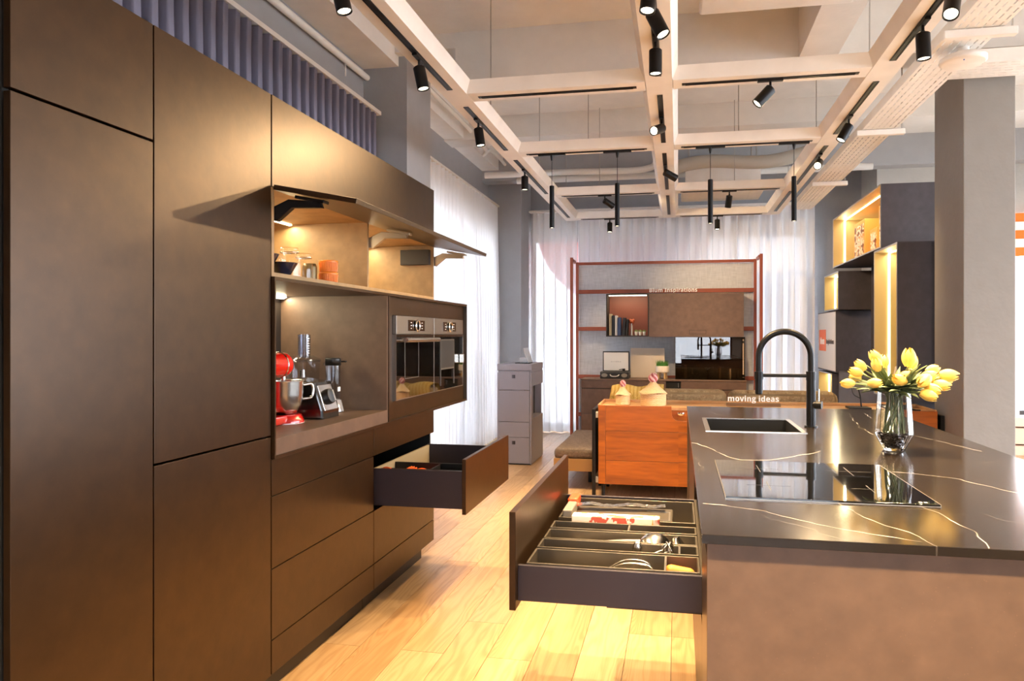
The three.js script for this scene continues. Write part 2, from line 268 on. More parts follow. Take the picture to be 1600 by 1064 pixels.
function spot(x, d, along, dir, label, { power = 1, angle = 0.62 } = {}) {   // dir: aim in [X, Y, D]
  const t = thing('track_spotlight', label, 'spotlight', [x, YF - 0.16, d], 'track spotlights');
  const J = [x, YF - 0.05, d], f = new THREE.Vector3(dir[0], dir[1], -dir[2]).normalize();
  part(t, 'adapter', along === 'd' ? box(x - 0.014, x + 0.014, YF - 0.018, YF - 0.002, d - 0.07, d + 0.07, 0.003) : box(x - 0.07, x + 0.07, YF - 0.018, YF - 0.002, d - 0.014, d + 0.014, 0.003), M.blackMetal);
  part(t, 'stem', join(rod([x, YF - 0.016, d], J, 0.007), ball(...J, 0.011)), M.blackMetal);
  const q = new THREE.Quaternion().setFromUnitVectors(new THREE.Vector3(0, -1, 0), f), c = V3(...J).addScaledVector(f, 0.052).add(new THREE.Vector3(0, -0.012, 0)), bs = BASE.get(t);
  const b = lpart(t, 'housing', spotBody, M.blackMetal); b.quaternion.copy(q); b.position.set(c.x - bs[0], c.y - bs[1], c.z - bs[2]);
  const l = lpart(b, 'lens', lensDisc, M.lens, 'glowing warm lens');
  if (power) {
    const s = new THREE.SpotLight(SPOT_COLOR, SPOT_CD * power, 0, angle, 0.8, 2), p = c.clone().addScaledVector(f, 0.068);
    s.position.set(p.x - bs[0], p.y - bs[1], p.z - bs[2]); s.target.position.set(p.x + f.x - bs[0], p.y + f.y - bs[1], p.z + f.z - bs[2]); s.castShadow = true; s.shadow.radius = 1.4; t.add(s); t.add(s.target);
  }
  return t;
}
const SL = (w) => 'black cylinder track spotlight ' + w;
spot(-1.325, 1.75, 'd', [0.3, -1, 0.1], SL('on the left beam, out over the first tall door'), { power: 0.6, angle: 0.44 });
spot(-1.325, 2.63, 'd', [0.25, -1, 0.0], SL('on the left beam, cut by the top edge of the picture'), { power: 0.8, angle: 0.44 });
spot(-1.325, 3.53, 'd', [0.22, -1, 0], SL('on the left beam before the first cross beam'), { power: 0.9, angle: 0.44 });
spot(-1.325, 4.65, 'd', [0.15, -1, 0], SL('on the left beam between the first and second cross beams'), { power: 0.7, angle: 0.5 });
spot(-1.325, 6.13, 'd', [0.0, -1, 0], SL('on the left beam beside the pendants'), { power: 0.5 });
spot(-0.11, 1.95, 'd', [-0.1, -1, 0.1], SL('on the middle beam nearest the camera'), { power: 0.45 });
spot(-0.11, 2.86, 'd', [-0.1, -1, -0.15], SL('on the middle beam, cut by the top edge of the picture'), { power: 1.1 });
spot(-0.11, 3.12, 'd', [0.42, -0.9, -0.15], SL('on the middle beam, tilted to the right near the picture top'));
spot(-0.11, 3.53, 'd', [0, -1, 0], SL('on the middle beam just before the first cross beam'));
spot(-0.11, 4.85, 'd', [-0.45, -0.36, -0.8], SL('on the middle beam, tilted left towards the camera'), { power: 0.3, angle: 0.42 });
spot(-0.11, 6.17, 'd', [0.8, -0.4, 0.4], SL('on the middle beam, tilted right beside the pendants'), { power: 0.7 });
spot(1.11, 1.9, 'd', [-0.1, -1, 0.1], SL('on the right beam nearest the camera'), { power: 1.2 });
spot(1.11, 2.92, 'd', [-0.1, -1, -0.1], SL('on the right beam, cut by the picture top beside the tray'));
spot(1.11, 3.2, 'd', [-0.25, -0.8, -0.5], SL('on the right beam, glowing towards the camera near the top'), { power: 0.9 });
spot(1.11, 3.57, 'd', [0.04, -1, 0], SL('on the right beam above the white smoke detector'));
spot(1.11, 5.03, 'd', [-0.45, -0.8, -0.1], SL('on the right beam, tilted left after the first cross beam'));
spot(1.11, 6.04, 'd', [-0.28, -0.45, -0.85], SL('on the right beam, shining straight at the camera'), { power: 0.5 });
spot(-0.11, 0.3, 'd', [0.35, -0.8, 0.45], SL('on the middle beam above the camera'), { power: 0.9 });
spot(1.11, 0.2, 'd', [0.05, -0.8, 0.6], SL('on the right beam above the near island end'), { power: 1.0 });
spot(1.11, -0.7, 'd', [0.5, -0.5, 0.8], SL('on the right beam behind the camera'), { power: 1.2 });
spot(-1.325, 0.4, 'd', [0.3, -1, 0.2], SL('on the left beam behind the filler strip'), { power: 1.0 });
spot(0.51, 4.2, 'x', [-0.66, -0.72, -0.1], SL('on the first cross beam, tilted down to the left'), { power: 0.7 });
spot(-0.745, 7.35, 'x', [0.7, -0.45, 0.55], SL('on the third cross beam, tilted to the right'), { power: 0.35, angle: 0.8 });
spot(0.5, 7.35, 'x', [-0.1, -0.92, 0.35], SL('on the third cross beam under the far air conditioner'), { power: 0.4, angle: 0.8 });
spot(-0.835, 8.85, 'x', [0, -1, -0.1], SL('on the last cross beam, left of the two before the curtains'), { power: 0.25 });
spot(0.46, 8.85, 'x', [0, -1, -0.1], SL('on the last cross beam, right of the two before the curtains'), { power: 0.25 });
[[-0.99, 'leftmost of the four'], [-0.47, 'second from left of the four'], [0.24, 'third from left of the four'], [0.85, 'rightmost of the four']].forEach(([x, w]) => {
  const d = 5.6, t = thing('pendant_lamp', 'slim black tube pendant lamp, ' + w, 'pendant lamp', [x, 2.2, d], 'tube pendants');
  part(t, 'canopy', box(x - 0.11, x + 0.11, YF - 0.02, YF - 0.003, d - 0.014, d + 0.014, 0.003), M.blackMetal);
  part(t, 'canopy_stem', cyl(x, YF - 0.06, YF - 0.018, d, 0.006, 0.014, 12), M.blackMetal);
  part(t, 'cord', rod([x, 2.54, d], [x, YF - 0.05, d], 0.0025, 6), M.black);
  part(t, 'tube', lathe([[0, 0.335], [0.017, 0.335], [0.019, 0.332], [0.019, 0], [0.0165, 0], [0.0165, 0.012], [0, 0.012]], x, 2.205, d, 20), M.blackMetal);
  part(t, 'lens', cyl(x, 2.208, 2.214, d, 0.0155), M.lens);
  const s = new THREE.SpotLight(SPOT_COLOR, SPOT_CD * 0.3, 0, 0.5, 0.7, 2); s.position.set(0, -0.002, 0); s.target.position.set(0, -1, 0); s.castShadow = true; t.add(s); t.add(s.target);
});
{ // perforated cable trays
  const tray = (label, axis, at0, at1, y, a0, a1, wall) => {
    const c = axis === 'd' ? [(at0 + at1) / 2, y, (a0 + a1) / 2] : [(a0 + a1) / 2, y, (at0 + at1) / 2], t = thing('cable_tray', label, 'cable tray', c), gs = [];
    const bx = (u0, u1, y0, y1, v0, v1) => axis === 'd' ? box(u0, u1, y0, y1, v0, v1) : box(v0, v1, y0, y1, u0, u1);
    // bottom sheet with real slots: ribs along, bridges across
    const rows = 6, w = (at1 - at0) / rows, sl = 0.008, pit = 0.075, br = 0.022;
    for (let r = 0; r <= rows; r++) { const u = at0 + r * w; gs.push(bx(Math.max(at0, u - w / 2 + sl / 2), Math.min(at1, u + w / 2 - sl / 2), y, y + 0.002, a0, a1)); }
    const bridges = [];
    for (let r = 0; r < rows; r++) { const u = at0 + (r + 0.5) * w; for (let a = a0 + (r % 2) * 0.02; a < a1; a += pit) bridges.push(bx(u - sl / 2, u + sl / 2, y, y + 0.002, a, Math.min(a1, a + br))); }
    part(t, 'perforated_sheet', join(gs, bridges), M.white);
    part(t, 'side_rail', bx(at0 - 0.003, at0, y, y + wall, a0, a1), M.white); part(t, 'side_rail', bx(at1, at1 + 0.003, y, y + wall, a0, a1), M.white);
    return [t, bx];
  };
  const [t, bx] = tray('white perforated cable tray running along the right grid beam', 'd', 1.33, 1.56, 2.86, 1.5, 9.0, 0.06);
  for (const d of [3.85, 5.6, 7.4]) { part(t, 'support_bar', box(1.29, 1.62, 2.815, 2.855, d - 0.02, d + 0.02, 0.004), M.white); part(t, 'hanger_rod', rod([1.6, 2.85, d], [1.6, YC, d], 0.005, 6), M.brushed); }
  tray('white perforated cable tray crossing in front of the grey column top', 'x', 5.2, 5.5, 3.16, 1.62, 5.0, 0.09);
  const sd = thing('smoke_detector', 'white round wireless sensor hanging under the cable tray', 'sensor', [1.47, 2.77, 4.1]);
  part(sd, 'shell', lathe([[0, 0], [0.1, 0.002], [0.112, 0.012], [0.112, 0.03], [0.09, 0.044], [0, 0.046]], 1.47, 2.775, 4.1, 40), M.white); part(sd, 'indicator', ball(1.45, 2.775, 4.03, 0.004), std(0x6f8fd0, 0.3)); part(sd, 'bracket', cyl(1.47, 2.815, 2.86, 4.1, 0.03), M.white);
}
function cassette(label, x0, x1, y, d0, d1, lift) {
  const t = thing('air_conditioner', label, 'air conditioner', [(x0 + x1) / 2, y, (d0 + d1) / 2]);
  part(t, 'body', box(x0 + 0.05, x1 - 0.05, y + 0.04, y + 0.3, d0 + 0.05, d1 - 0.05), M.white);
  const p = part(t, 'panel', box(x0, x1, y, y + 0.045, d0, d1, 0.02), M.white), cx = (x0 + x1) / 2, cd = (d0 + d1) / 2, w = (x1 - x0) / 2, e = (d1 - d0) / 2;
  part(p, 'grille', join(...[...Array(9).keys()].map((i) => box(cx - w * 0.5, cx + w * 0.5, y - 0.004, y + 0.002, cd - e * 0.5 + i * e * 0.11, cd - e * 0.5 + i * e * 0.11 + 0.03))), M.white);
  for (const s of [-1, 1]) part(p, 'louvre', box(cx + s * w * 0.74 - 0.03, cx + s * w * 0.74 + 0.03, y - 0.006, y + 0.002, cd - e * 0.6, cd + e * 0.6, 0.003), M.white);
  part(t, 'hanger_rod', join(...[[-1, -1], [1, -1], [-1, 1], [1, 1]].map(([a, b]) => rod([cx + a * w * 0.8, y + 0.2, cd + b * e * 0.8], [cx + a * w * 0.8, YC, cd + b * e * 0.8], 0.006, 6))), M.brushed);
  return t;
}
cassette('white ceiling air conditioner at the top edge of the picture', 0.12, 1.0, 3.28, 3.5, 4.42);
cassette('white ceiling air conditioner above the grid near the back curtains', 0.03, 0.95, 2.98, 8.2, 8.92);
{
  const pts = []; for (let i = 0; i <= 20; i++) { const k = i / 20; pts.push([-0.2 + k * 1.75, 3.14 + 0.16 * k + 0.05 * Math.sin(k * 7), 7.95 - 0.1 * k]); }
  const g = new THREE.TubeGeometry(new THREE.CatmullRomCurve3(pts.map((p) => V3(...p))), 160, 0.07, 14), p = g.attributes.position;
  single('flexible_duct', 'pale ribbed flexible duct above the ceiling grid', 'duct', g, std(0xbdb5a8, 0.7));
  single('ceiling_pipe', 'grey pipe across the ceiling above the left half of the grid', 'pipe', tube([[-2.2, 3.2, 8.0], [-1.2, 3.2, 8.0], [-0.35, 3.2, 8.0], [-0.25, 3.24, 7.98], [-0.25, 3.42, 7.9]], 0.035, 60), M.ceiling);
  single('ceiling_pipe', 'straight grey pipe along the back beam above the grid', 'pipe', rod([-2.0, 3.3, 8.8], [2.2, 3.3, 8.8], 0.04, 14), M.ceiling);
}
// ---------------------------------------------------------------- tall and base cabinets on the left
const XF = -1.473, XB = -2.08, T = 0.019, G = 0.002;   // front plane, back plane, front thickness, half gap
function front(parent, name, d0, d1, y0, y1, label) { return part(parent, name, box(XF - T, XF, y0 + G, y1 - G, d0 + G, d1 - G, 0.0015), M.cab, label); }
function carcass(parent, d0, d1, y0, y1) { const w = 0.018, x1 = XF - T - 0.003; return part(parent, 'carcass', join(box(XB, x1, y0, y1, d0, d0 + w), box(XB, x1, y0, y1, d1 - w, d1), box(XB, x1, y0, y0 + w, d0 + w, d1 - w), box(XB, x1, y1 - w, y1, d0 + w, d1 - w), box(XB, XB + 0.01, y0 + w, y1 - w, d0 + w, d1 - w)), M.gap); }
{
  const f = single('filler_panel', 'black filler strip at the left edge beside the first tall door', 'panel', box(XB, XF - 0.05, 0, 2.239, 1.2, 1.347), M.black);
  let t = thing('tall_cabinet', 'tall dark brown cabinet at the left edge with a split upper door', 'cabinet', [-1.78, 0, 1.574]);
  carcass(t, 1.35, 1.796, 0.095, 2.239); front(t, 'upper_door', 1.35, 1.797, 1.906, 2.24); front(t, 'door', 1.35, 1.797, 0.095, 1.903); part(t, 'plinth', box(XB, XF - 0.06, 0, 0.094, 1.35, 1.796), M.cabEdge);
  t = thing('tall_cabinet', 'tall dark brown cabinet beside the appliance niche', 'cabinet', [-1.78, 0, 2.098]);
  carcass(t, 1.798, 2.396, 0.095, 2.239); front(t, 'upper_door', 1.798, 2.397, 0.98, 2.24); front(t, 'door', 1.798, 2.397, 0.095, 0.977); part(t, 'plinth', box(XB, XF - 0.06, 0, 0.094, 1.798, 2.396), M.cabEdge);
}
const ROWS = [[0.755, 0.893], [0.487, 0.755], [0.224, 0.487], [0.097, 0.224]];
function drawerBox(parent, o, d0, d1, y0, ys, len, x1, wall = M.drawerMetal, innerMat = M.drawerIn) {   // sides, back and bottom behind a front; x1 = inner face of the front, o = +1 opens to +X
  const s = -o, X = (a, b) => a < b ? [a, b] : [b, a], w = 0.013;
  part(parent, 'side', box(...X(x1, x1 + s * len), y0, ys, d0, d0 + w, 0.002), wall); part(parent, 'side', box(...X(x1, x1 + s * len), y0, ys, d1 - w, d1, 0.002), wall);
  part(parent, 'back', box(...X(x1 + s * (len - w), x1 + s * len), y0, ys, d0 + w, d1 - w), M.cabIn); part(parent, 'bottom', box(...X(x1, x1 + s * (len - w)), y0, y0 + 0.012, d0 + w, d1 - w), innerMat);
}
{
  let t = thing('base_cabinet', 'dark brown base cabinet with four closed drawers under the niche', 'cabinet', [-1.78, 0, 2.849]);
  carcass(t, 2.4, 3.297, 0.095, 0.888); part(t, 'plinth', box(XB, XF - 0.06, 0, 0.094, 2.4, 3.297), M.cabEdge);
  for (const [a, b] of ROWS) front(t, 'drawer_front', 2.399, 3.298, a, b);
  t = thing('base_cabinet', 'dark brown end base cabinet with one drawer pulled out', 'cabinet', [-1.78, 0, 3.739]);
  carcass(t, 3.3, 4.178, 0.095, 0.888); part(t, 'plinth', box(XB, XF - 0.06, 0, 0.094, 3.3, 4.12), M.cabEdge);
  for (const [i, [a, b]] of ROWS.entries()) if (i !== 1) front(t, 'drawer_front', 3.299, 4.178, a, b);
  // open drawer
  const dr = part(t, 'open_drawer_front', box(-1.022, -1.003, 0.487, 0.753, 3.3, 4.178, 0.0015), M.cab);
  const w = 0.013, d0 = 3.325, d1 = 4.15, x1 = -1.022, x0 = -1.5;
  part(dr, 'side', box(x0, x1, 0.507, 0.69, d0, d0 + w, 0.002), M.drawerMetal); part(dr, 'side', box(x0, x1, 0.507, 0.69, d1 - w, d1, 0.002), M.drawerMetal);
  part(dr, 'back', box(x0, x0 + w, 0.507, 0.685, d0 + w, d1 - w), std(0x9a8c72, 0.5)); part(dr, 'bottom', box(x0 + w, x1, 0.507, 0.519, d0 + w, d1 - w), M.black);
  part(dr, 'divider', box(x0 + w, x1, 0.519, 0.675, 3.6, 3.61), M.black); part(dr, 'divider', box(x0 + w, x1, 0.519, 0.675, 3.42, 3.43), M.black); part(dr, 'divider', box(-1.24, -1.232, 0.519, 0.67, 3.43, 3.6), M.black);
}
const orangeFood = std(0xe4601e, 0.5);
for (const [x, d, r, y, l] of [[-1.33, 3.5, 0.05, 0.66, 'red orange mitten-like pad lying in the open left drawer'], [-1.44, 3.375, 0.035, 0.655, 'round orange disc standing in the corner of the left drawer']]) {
  const g = r > 0.04 ? join(box(x - 0.055, x + 0.04, 0.625, 0.648, d - 0.05, d + 0.04, 0.01), ball(x + 0.03, 0.645, d, 0.03, 1.2, 0.7, 1), ...[...Array(6).keys()].map((i) => box(x - 0.05 + i * 0.013, x - 0.044 + i * 0.013, 0.648, 0.664 + 0.006 * Math.sin(i), d - 0.045, d + 0.03, 0.002)), box(x - 0.05, x + 0.05, 0.52, 0.626, d - 0.045, d + 0.04, 0.008)) : (() => { const c = new THREE.CylinderGeometry(r, r, 0.02, 28); c.rotateX(1.35); c.translate(x, y, -d); const k = new THREE.TorusGeometry(r * 0.6, 0.006, 8, 24); k.rotateX(-0.2); k.translate(x, y, -(d - 0.012)); return join(c, k, box(x - 0.02, x + 0.02, 0.52, y - 0.02, d - 0.01, d + 0.01)); })();
  single(r > 0.04 ? 'silicone_pad' : 'slicing_disc', l, r > 0.04 ? 'kitchen tool' : 'kitchen tool', g, orangeFood);
}
{ // niche and oven housing: one long metal-framed box
  const t = thing('niche_housing', 'long dark brown box holding the appliance niche and the two ovens', 'cabinet', [-1.78, 0.893, 3.6]);
  const x1 = -1.46, w = 0.012, y0 = 0.893, y1 = 1.567, a = 2.4, b = 4.834, m = 3.462;
  part(t, 'top_board', box(XB, x1, y1 - 0.014, y1, a, b, 0.001), M.cab); part(t, 'bottom_frame', box(XB, x1, y0, y0 + w, a, b, 0.001), M.cab);
  part(t, 'end_frame', box(XB, x1, y0 + w, y1 - 0.014, b - w, b, 0.001), M.cabEdge); part(t, 'divider_frame', box(XB, x1, y0 + w, y1 - 0.014, m - 0.006, m + 0.006, 0.001), M.cab); part(t, 'end_frame', box(XB, x1, y0 + w, y1 - 0.014, a, a + 0.008), M.cab);
  part(t, 'back_panel', box(XB, XB + 0.02, y0 + w, y1 - 0.014, a + 0.008, m - 0.006), M.cabEdge); part(t, 'side_panel', box(XB + 0.02, x1 - 0.006, y0 + w, y1 - 0.014, m - 0.018, m - 0.006), M.nicheIn);
  part(t, 'niche_worktop', box(XB + 0.02, x1 - 0.004, 0.905, 0.968, a + 0.009, m - 0.019, 0.001), M.nicheIn); 
  const op = part(t, 'oven_surround', join(box(-1.5, -1.482, y0 + w, 1.0, m + 0.006, b - w), box(-1.5, -1.482, 1.458, y1 - 0.014, m + 0.006, b - w), box(-1.5, -1.482, 1.0, 1.458, m + 0.006, 3.552), box(-1.5, -1.482, 1.0, 1.458, 4.748, b - w)), M.cab);
  part(t, 'back_panel', box(XB, XB + 0.01, y0 + w, y1 - 0.014, m + 0.006, b - w), M.cabEdge);
  stripLight('led_strip', t, [XB + 0.05, 1.548, 2.42], [XB + 0.05, 1.548, m - 0.03], 0.02, [0.5, -1, 0], 1.1, M.ledWhite);
  part(t, 'socket_cover', cyl(0, 0, 0.004, 0, 0.018).rotateX(Math.PI / 2).translate(-1.86, 1.0, -(m - 0.021)), M.black);
}
function oven(d0, d1, label, second) {
  const y0 = 1.004, y1 = 1.455, t = thing('built_in_oven', label, 'oven', [-1.7, y0, (d0 + d1) / 2], 'built-in ovens'), x = -1.462;
  part(t, 'body', box(-1.98, x - 0.022, y0, y1, d0 + 0.01, d1 - 0.01), M.black);
  const cp = part(t, 'control_panel', box(x - 0.02, x, y1 - 0.098, y1, d0, d1, 0.001), M.brushed), c = (d0 + d1) / 2, yk = y1 - 0.05;
  part(cp, 'display', box(x, x + 0.002, yk - 0.03, yk + 0.03, c - 0.13, c + 0.13), M.darkGlass);
  const ring = new THREE.TorusGeometry(0.03, 0.006, 12, 36); ring.rotateY(Math.PI / 2); ring.translate(x + 0.008, yk, -c); part(cp, 'control_ring', ring, M.chrome);
  const disp = []; for (const s of [-1, 1]) for (let i = 0; i < 3; i++) disp.push(box(x + 0.002, x + 0.0026, yk - 0.018 + i * 0.016, yk - 0.014 + i * 0.016, c + s * 0.085 - 0.008, c + s * 0.085 + 0.008)); part(cp, 'touch_marks', join(...disp), std(0xd8d4d0, 0.5));
  const dg = part(t, 'door', box(x - 0.02, x - 0.001, y0 + 0.004, y1 - 0.101, d0, d1, 0.001), M.darkGlass, 'black glass oven door');
  part(dg, 'door_edge', join(box(x - 0.021, x, y0, y0 + 0.005, d0, d1), box(x - 0.021, x, y0, y1 - 0.1, d0 - 0.003, d0), box(x - 0.021, x, y0, y1 - 0.1, d1, d1 + 0.003)), M.brushed);
  if (!second) {
    const h = part(dg, 'handle', join(rod([x + 0.045, 1.325, d0 + 0.02], [x + 0.045, 1.325, d1 + 0.02 - 0.06], 0.013, 16), rod([x, 1.325, d0 + 0.06], [x + 0.045, 1.325, d0 + 0.06], 0.009), rod([x, 1.325, d1 - 0.1], [x + 0.045, 1.325, d1 - 0.1], 0.009)), M.steel);
    part(dg, 'window_line', join(box(x - 0.001, x + 0.0005, y0 + 0.11, y1 - 0.13, d0 + 0.12, d0 + 0.125), box(x - 0.001, x + 0.0005, y0 + 0.11, y1 - 0.13, d0 + 0.33, d0 + 0.333), box(x - 0.001, x + 0.0005, y0 + 0.108, y0 + 0.112, d0 + 0.12, d0 + 0.333)), std(0x6a6560, 0.4, 0.5));
  } else {
    part(dg, 'dispenser_recess', join(box(x, x + 0.002, y0 + 0.14, y1 - 0.135, d0 + 0.12, d0 + 0.38)), std(0x242426, 0.5));
    part(dg, 'recess_trim', join(box(x, x + 0.003, y1 - 0.136, y1 - 0.13, d0 + 0.115, d0 + 0.385), box(x, x + 0.003, y0 + 0.13, y0 + 0.14, d0 + 0.115, d0 + 0.385), box(x, x + 0.003, y0 + 0.03, y1 - 0.13, d0 + 0.38, d0 + 0.386), box(x, x + 0.003, y0 + 0.03, y1 - 0.13, d0 + 0.113, d0 + 0.118)), std(0x6a6560, 0.4, 0.5));
    part(dg, 'tap_lever', box(x, x + 0.03, y0 + 0.16, y0 + 0.22, d0 + 0.5, d0 + 0.53, 0.004), M.steel);
  }
}
oven(3.557, 4.148, 'built-in oven with a steel bar handle and black glass door', false);
oven(4.154, 4.742, 'built-in coffee machine with a steel control panel beside the oven', true);
{ // wall unit with the lifted flap
  const t = thing('wall_cabinet', 'dark brown upper cabinet with its lift-up flap open', 'cabinet', [-1.78, 1.568, 3.29]);
  const y0 = 1.568, yh = 1.898, y1 = 2.239, a = 2.4, b = 4.178, w = 0.016, x1 = XF - T - 0.001;
  part(t, 'fixed_front', box(XF - T, XF, yh, y1, a + G, b, 0.0015), M.cab);
  part(t, 'upper_box', box(XB, x1, yh + w, y1, a, b), M.cabEdge); part(t, 'top_board', box(XB, x1, yh, yh + w, a, b), M.cabIn);
  part(t, 'bottom_board', box(XB, XF, y0, y0 + w, a, b, 0.001), M.cabIn); part(t, 'back_board', box(XB, XB + 0.01, y0 + w, yh, a, b), M.cabIn);
  part(t, 'side_board', box(XB + 0.01, XF, y0 + w, yh, a, a + w), M.cabIn); part(t, 'side_board', join(box(XB + 0.01, XF, y0 + w, yh, b - w, b - 0.003)), M.cabIn); part(t, 'side_skin', box(XB, XF, y0 + w, yh, b - 0.003, b), M.cab); part(t, 'divider', box(XB + 0.01, XF - 0.01, y0 + w, yh, 3.246, 3.262), M.cabIn);
  // flap, hinged at the top edge and swung out
  const fl = new THREE.BufferGeometry(), px = [XF + 0.004, -1.146], py = [1.888, 1.826], nx = 0.062 / 0.333, ny = 0.327 / 0.333, q = [];
  const g = box(0, 0.333, 0, T, a + 0.003, b, 0.0015); g.applyMatrix4(new THREE.Matrix4().makeRotationZ(Math.atan2(py[1] - py[0], px[1] - px[0]))); g.translate(px[0], py[0], 0);
  const flap = part(t, 'flap', g, M.cab);
  for (const [d, mt, lbl] of [[a + w + 0.004, M.blackMetal, 'black'], [3.262 + 0.004, M.brushed, 'steel'], [b + 0.004, M.brushed, 'steel']]) {
    const sh = new THREE.Shape([[-1.505, 1.785], [-1.465, 1.776], [-1.405, 1.824], [-1.288, 1.82], [-1.296, 1.84], [-1.42, 1.852], [-1.492, 1.822]].map(([x, y]) => new THREE.Vector2(x, y))), ag = new THREE.ExtrudeGeometry(sh, { depth: 0.018, bevelEnabled: true, bevelSize: 0.002, bevelThickness: 0.002, bevelSegments: 1 }); ag.translate(0, 0, -(d + 0.022));
    const arm = part(t, 'lift_arm', uvm(ag), mt);
    const c = box(-0.05, 0.07, -0.012, 0.0, d, d + 0.04, 0.003); c.applyMatrix4(new THREE.Matrix4().makeRotationZ(-0.187)); c.translate(XF + 0.13, 1.859, 0); part(arm, 'hinge_plate', c, mt);
  }
  part(t, 'mechanism_cover', box(XF - 0.2, XF - 0.015, 1.78, 1.872, b - w - 0.032, b - w, 0.003), M.cabEdge); part(t, 'mechanism_cover', box(XF - 0.2, XF - 0.015, 1.78, 1.872, a + w, a + w + 0.028, 0.003), M.cabEdge);
  stripLight('led_strip', t, [XB + 0.2, 1.894, a + 0.03], [XB + 0.2, 1.894, 3.23], 0.014, [0.15, -1, 0], 0.8); stripLight('led_strip', t, [XB + 0.2, 1.894, 3.28], [XB + 0.2, 1.894, b - 0.05], 0.014, [0.15, -1, 0], 0.8);
}
// ---------------------------------------------------------------- things in the cupboard and the niche
const clearGlass = phys({ color: 0xffffff, roughness: 0.02, transmission: 1, thickness: 0, ior: 1.5 });
function jar(x, d, s, label) {
  const t = thing('glass_jar', label, 'jar', [x, 1.584, d], 'glass jars');
  part(t, 'jar_body', lathe([[0, 0.004], [0.035 * s, 0.004], [0.037 * s, 0.012], [0.037 * s, 0.075 * s], [0.03 * s, 0.09 * s], [0.03 * s, 0.1 * s]], x, 1.584, d), clearGlass);
  part(t, 'lid', lathe([[0, 0.118 * s], [0.032 * s, 0.118 * s], [0.034 * s, 0.112 * s], [0.034 * s, 0.1 * s], [0, 0.1 * s]], x, 1.584, d), clearGlass); part(t, 'clamp_ring', new THREE.TorusGeometry(0.033 * s, 0.002, 6, 28).rotateX(Math.PI / 2).translate(x, 1.584 + 0.1 * s, -d), M.steel);
}
jar(-1.6, 2.74, 1.12, 'clip-top glass jar in the middle of the lit shelf'); jar(-1.6, 2.855, 1.02, 'clip-top glass jar beside the brown tin on the lit shelf'); jar(-1.72, 2.76, 1.0, 'clip-top glass jar standing behind the others');
const bowlPts = [[0, 0], [0.028, 0], [0.03, 0.006], [0.055, 0.05], [0.057, 0.052], [0.052, 0.05], [0.027, 0.01], [0, 0.008]], navy = phys({ color: 0x171a2c, roughness: 0.25, clearcoat: 0.6 });
single('ceramic_bowl', 'dark blue glazed bowl at the front of the lit shelf', 'bowl', lathe(bowlPts, -1.535, 1.584, 2.58), navy, 'dark bowls'); single('ceramic_bowl', 'dark blue bowl stacked against the tall cabinet side', 'bowl', lathe(bowlPts, -1.56, 1.61, 2.49).rotateZ(0).translate(0, 0.0, 0), navy, 'dark bowls');
single('tin_canister', 'small brown tin between the jars and the orange ramekins', 'tin', lathe([[0, 0], [0.03, 0], [0.032, 0.003], [0.032, 0.075], [0.027, 0.09], [0, 0.092]], -1.64, 1.584, 2.98), std(0x6b5528, 0.35, 0.3));
function ramekin(y, label) { const s = []; const R = 0.042, n = 36; const pts = [[0, 0], [R * 0.9, 0], [R, 0.05], [R * 1.03, 0.055], [R * 0.94, 0.055], [R * 0.86, 0.008], [0, 0.008]]; s.push(lathe(pts, -1.59, y, 3.06, 40)); for (let i = 0; i < n; i++) { const a = i / n * 2 * Math.PI; s.push(rod([-1.59 + Math.cos(a) * R * 0.92, y + 0.004, 3.06 + Math.sin(a) * R * 0.92], [-1.59 + Math.cos(a) * R, y + 0.046, 3.06 + Math.sin(a) * R], 0.0022, 5)); } single('ramekin', label, 'ramekin', join(...s), phys({ color: 0xee8424, roughness: 0.45, clearcoat: 0.1 }), 'orange ramekins'); }
ramekin(1.584, 'orange fluted ramekin, lower of the stack of two'); ramekin(1.64, 'orange fluted ramekin, upper of the stack of two');
single('white_mug', 'white cylindrical mug in the right compartment', 'mug', lathe([[0, 0], [0.035, 0], [0.037, 0.003], [0.037, 0.07], [0.034, 0.07], [0.033, 0.005], [0, 0.005]], -1.6, 1.584, 3.34), std(0xf2ece2, 0.4)); single('white_bowl', 'white rounded bowl beside the mug in the right compartment', 'bowl', lathe([[0, 0.06], [0.02, 0.058], [0.045, 0.045], [0.06, 0.02], [0.064, 0], [0, 0]], -1.66, 1.584, 3.5), std(0xf2ece2, 0.4));
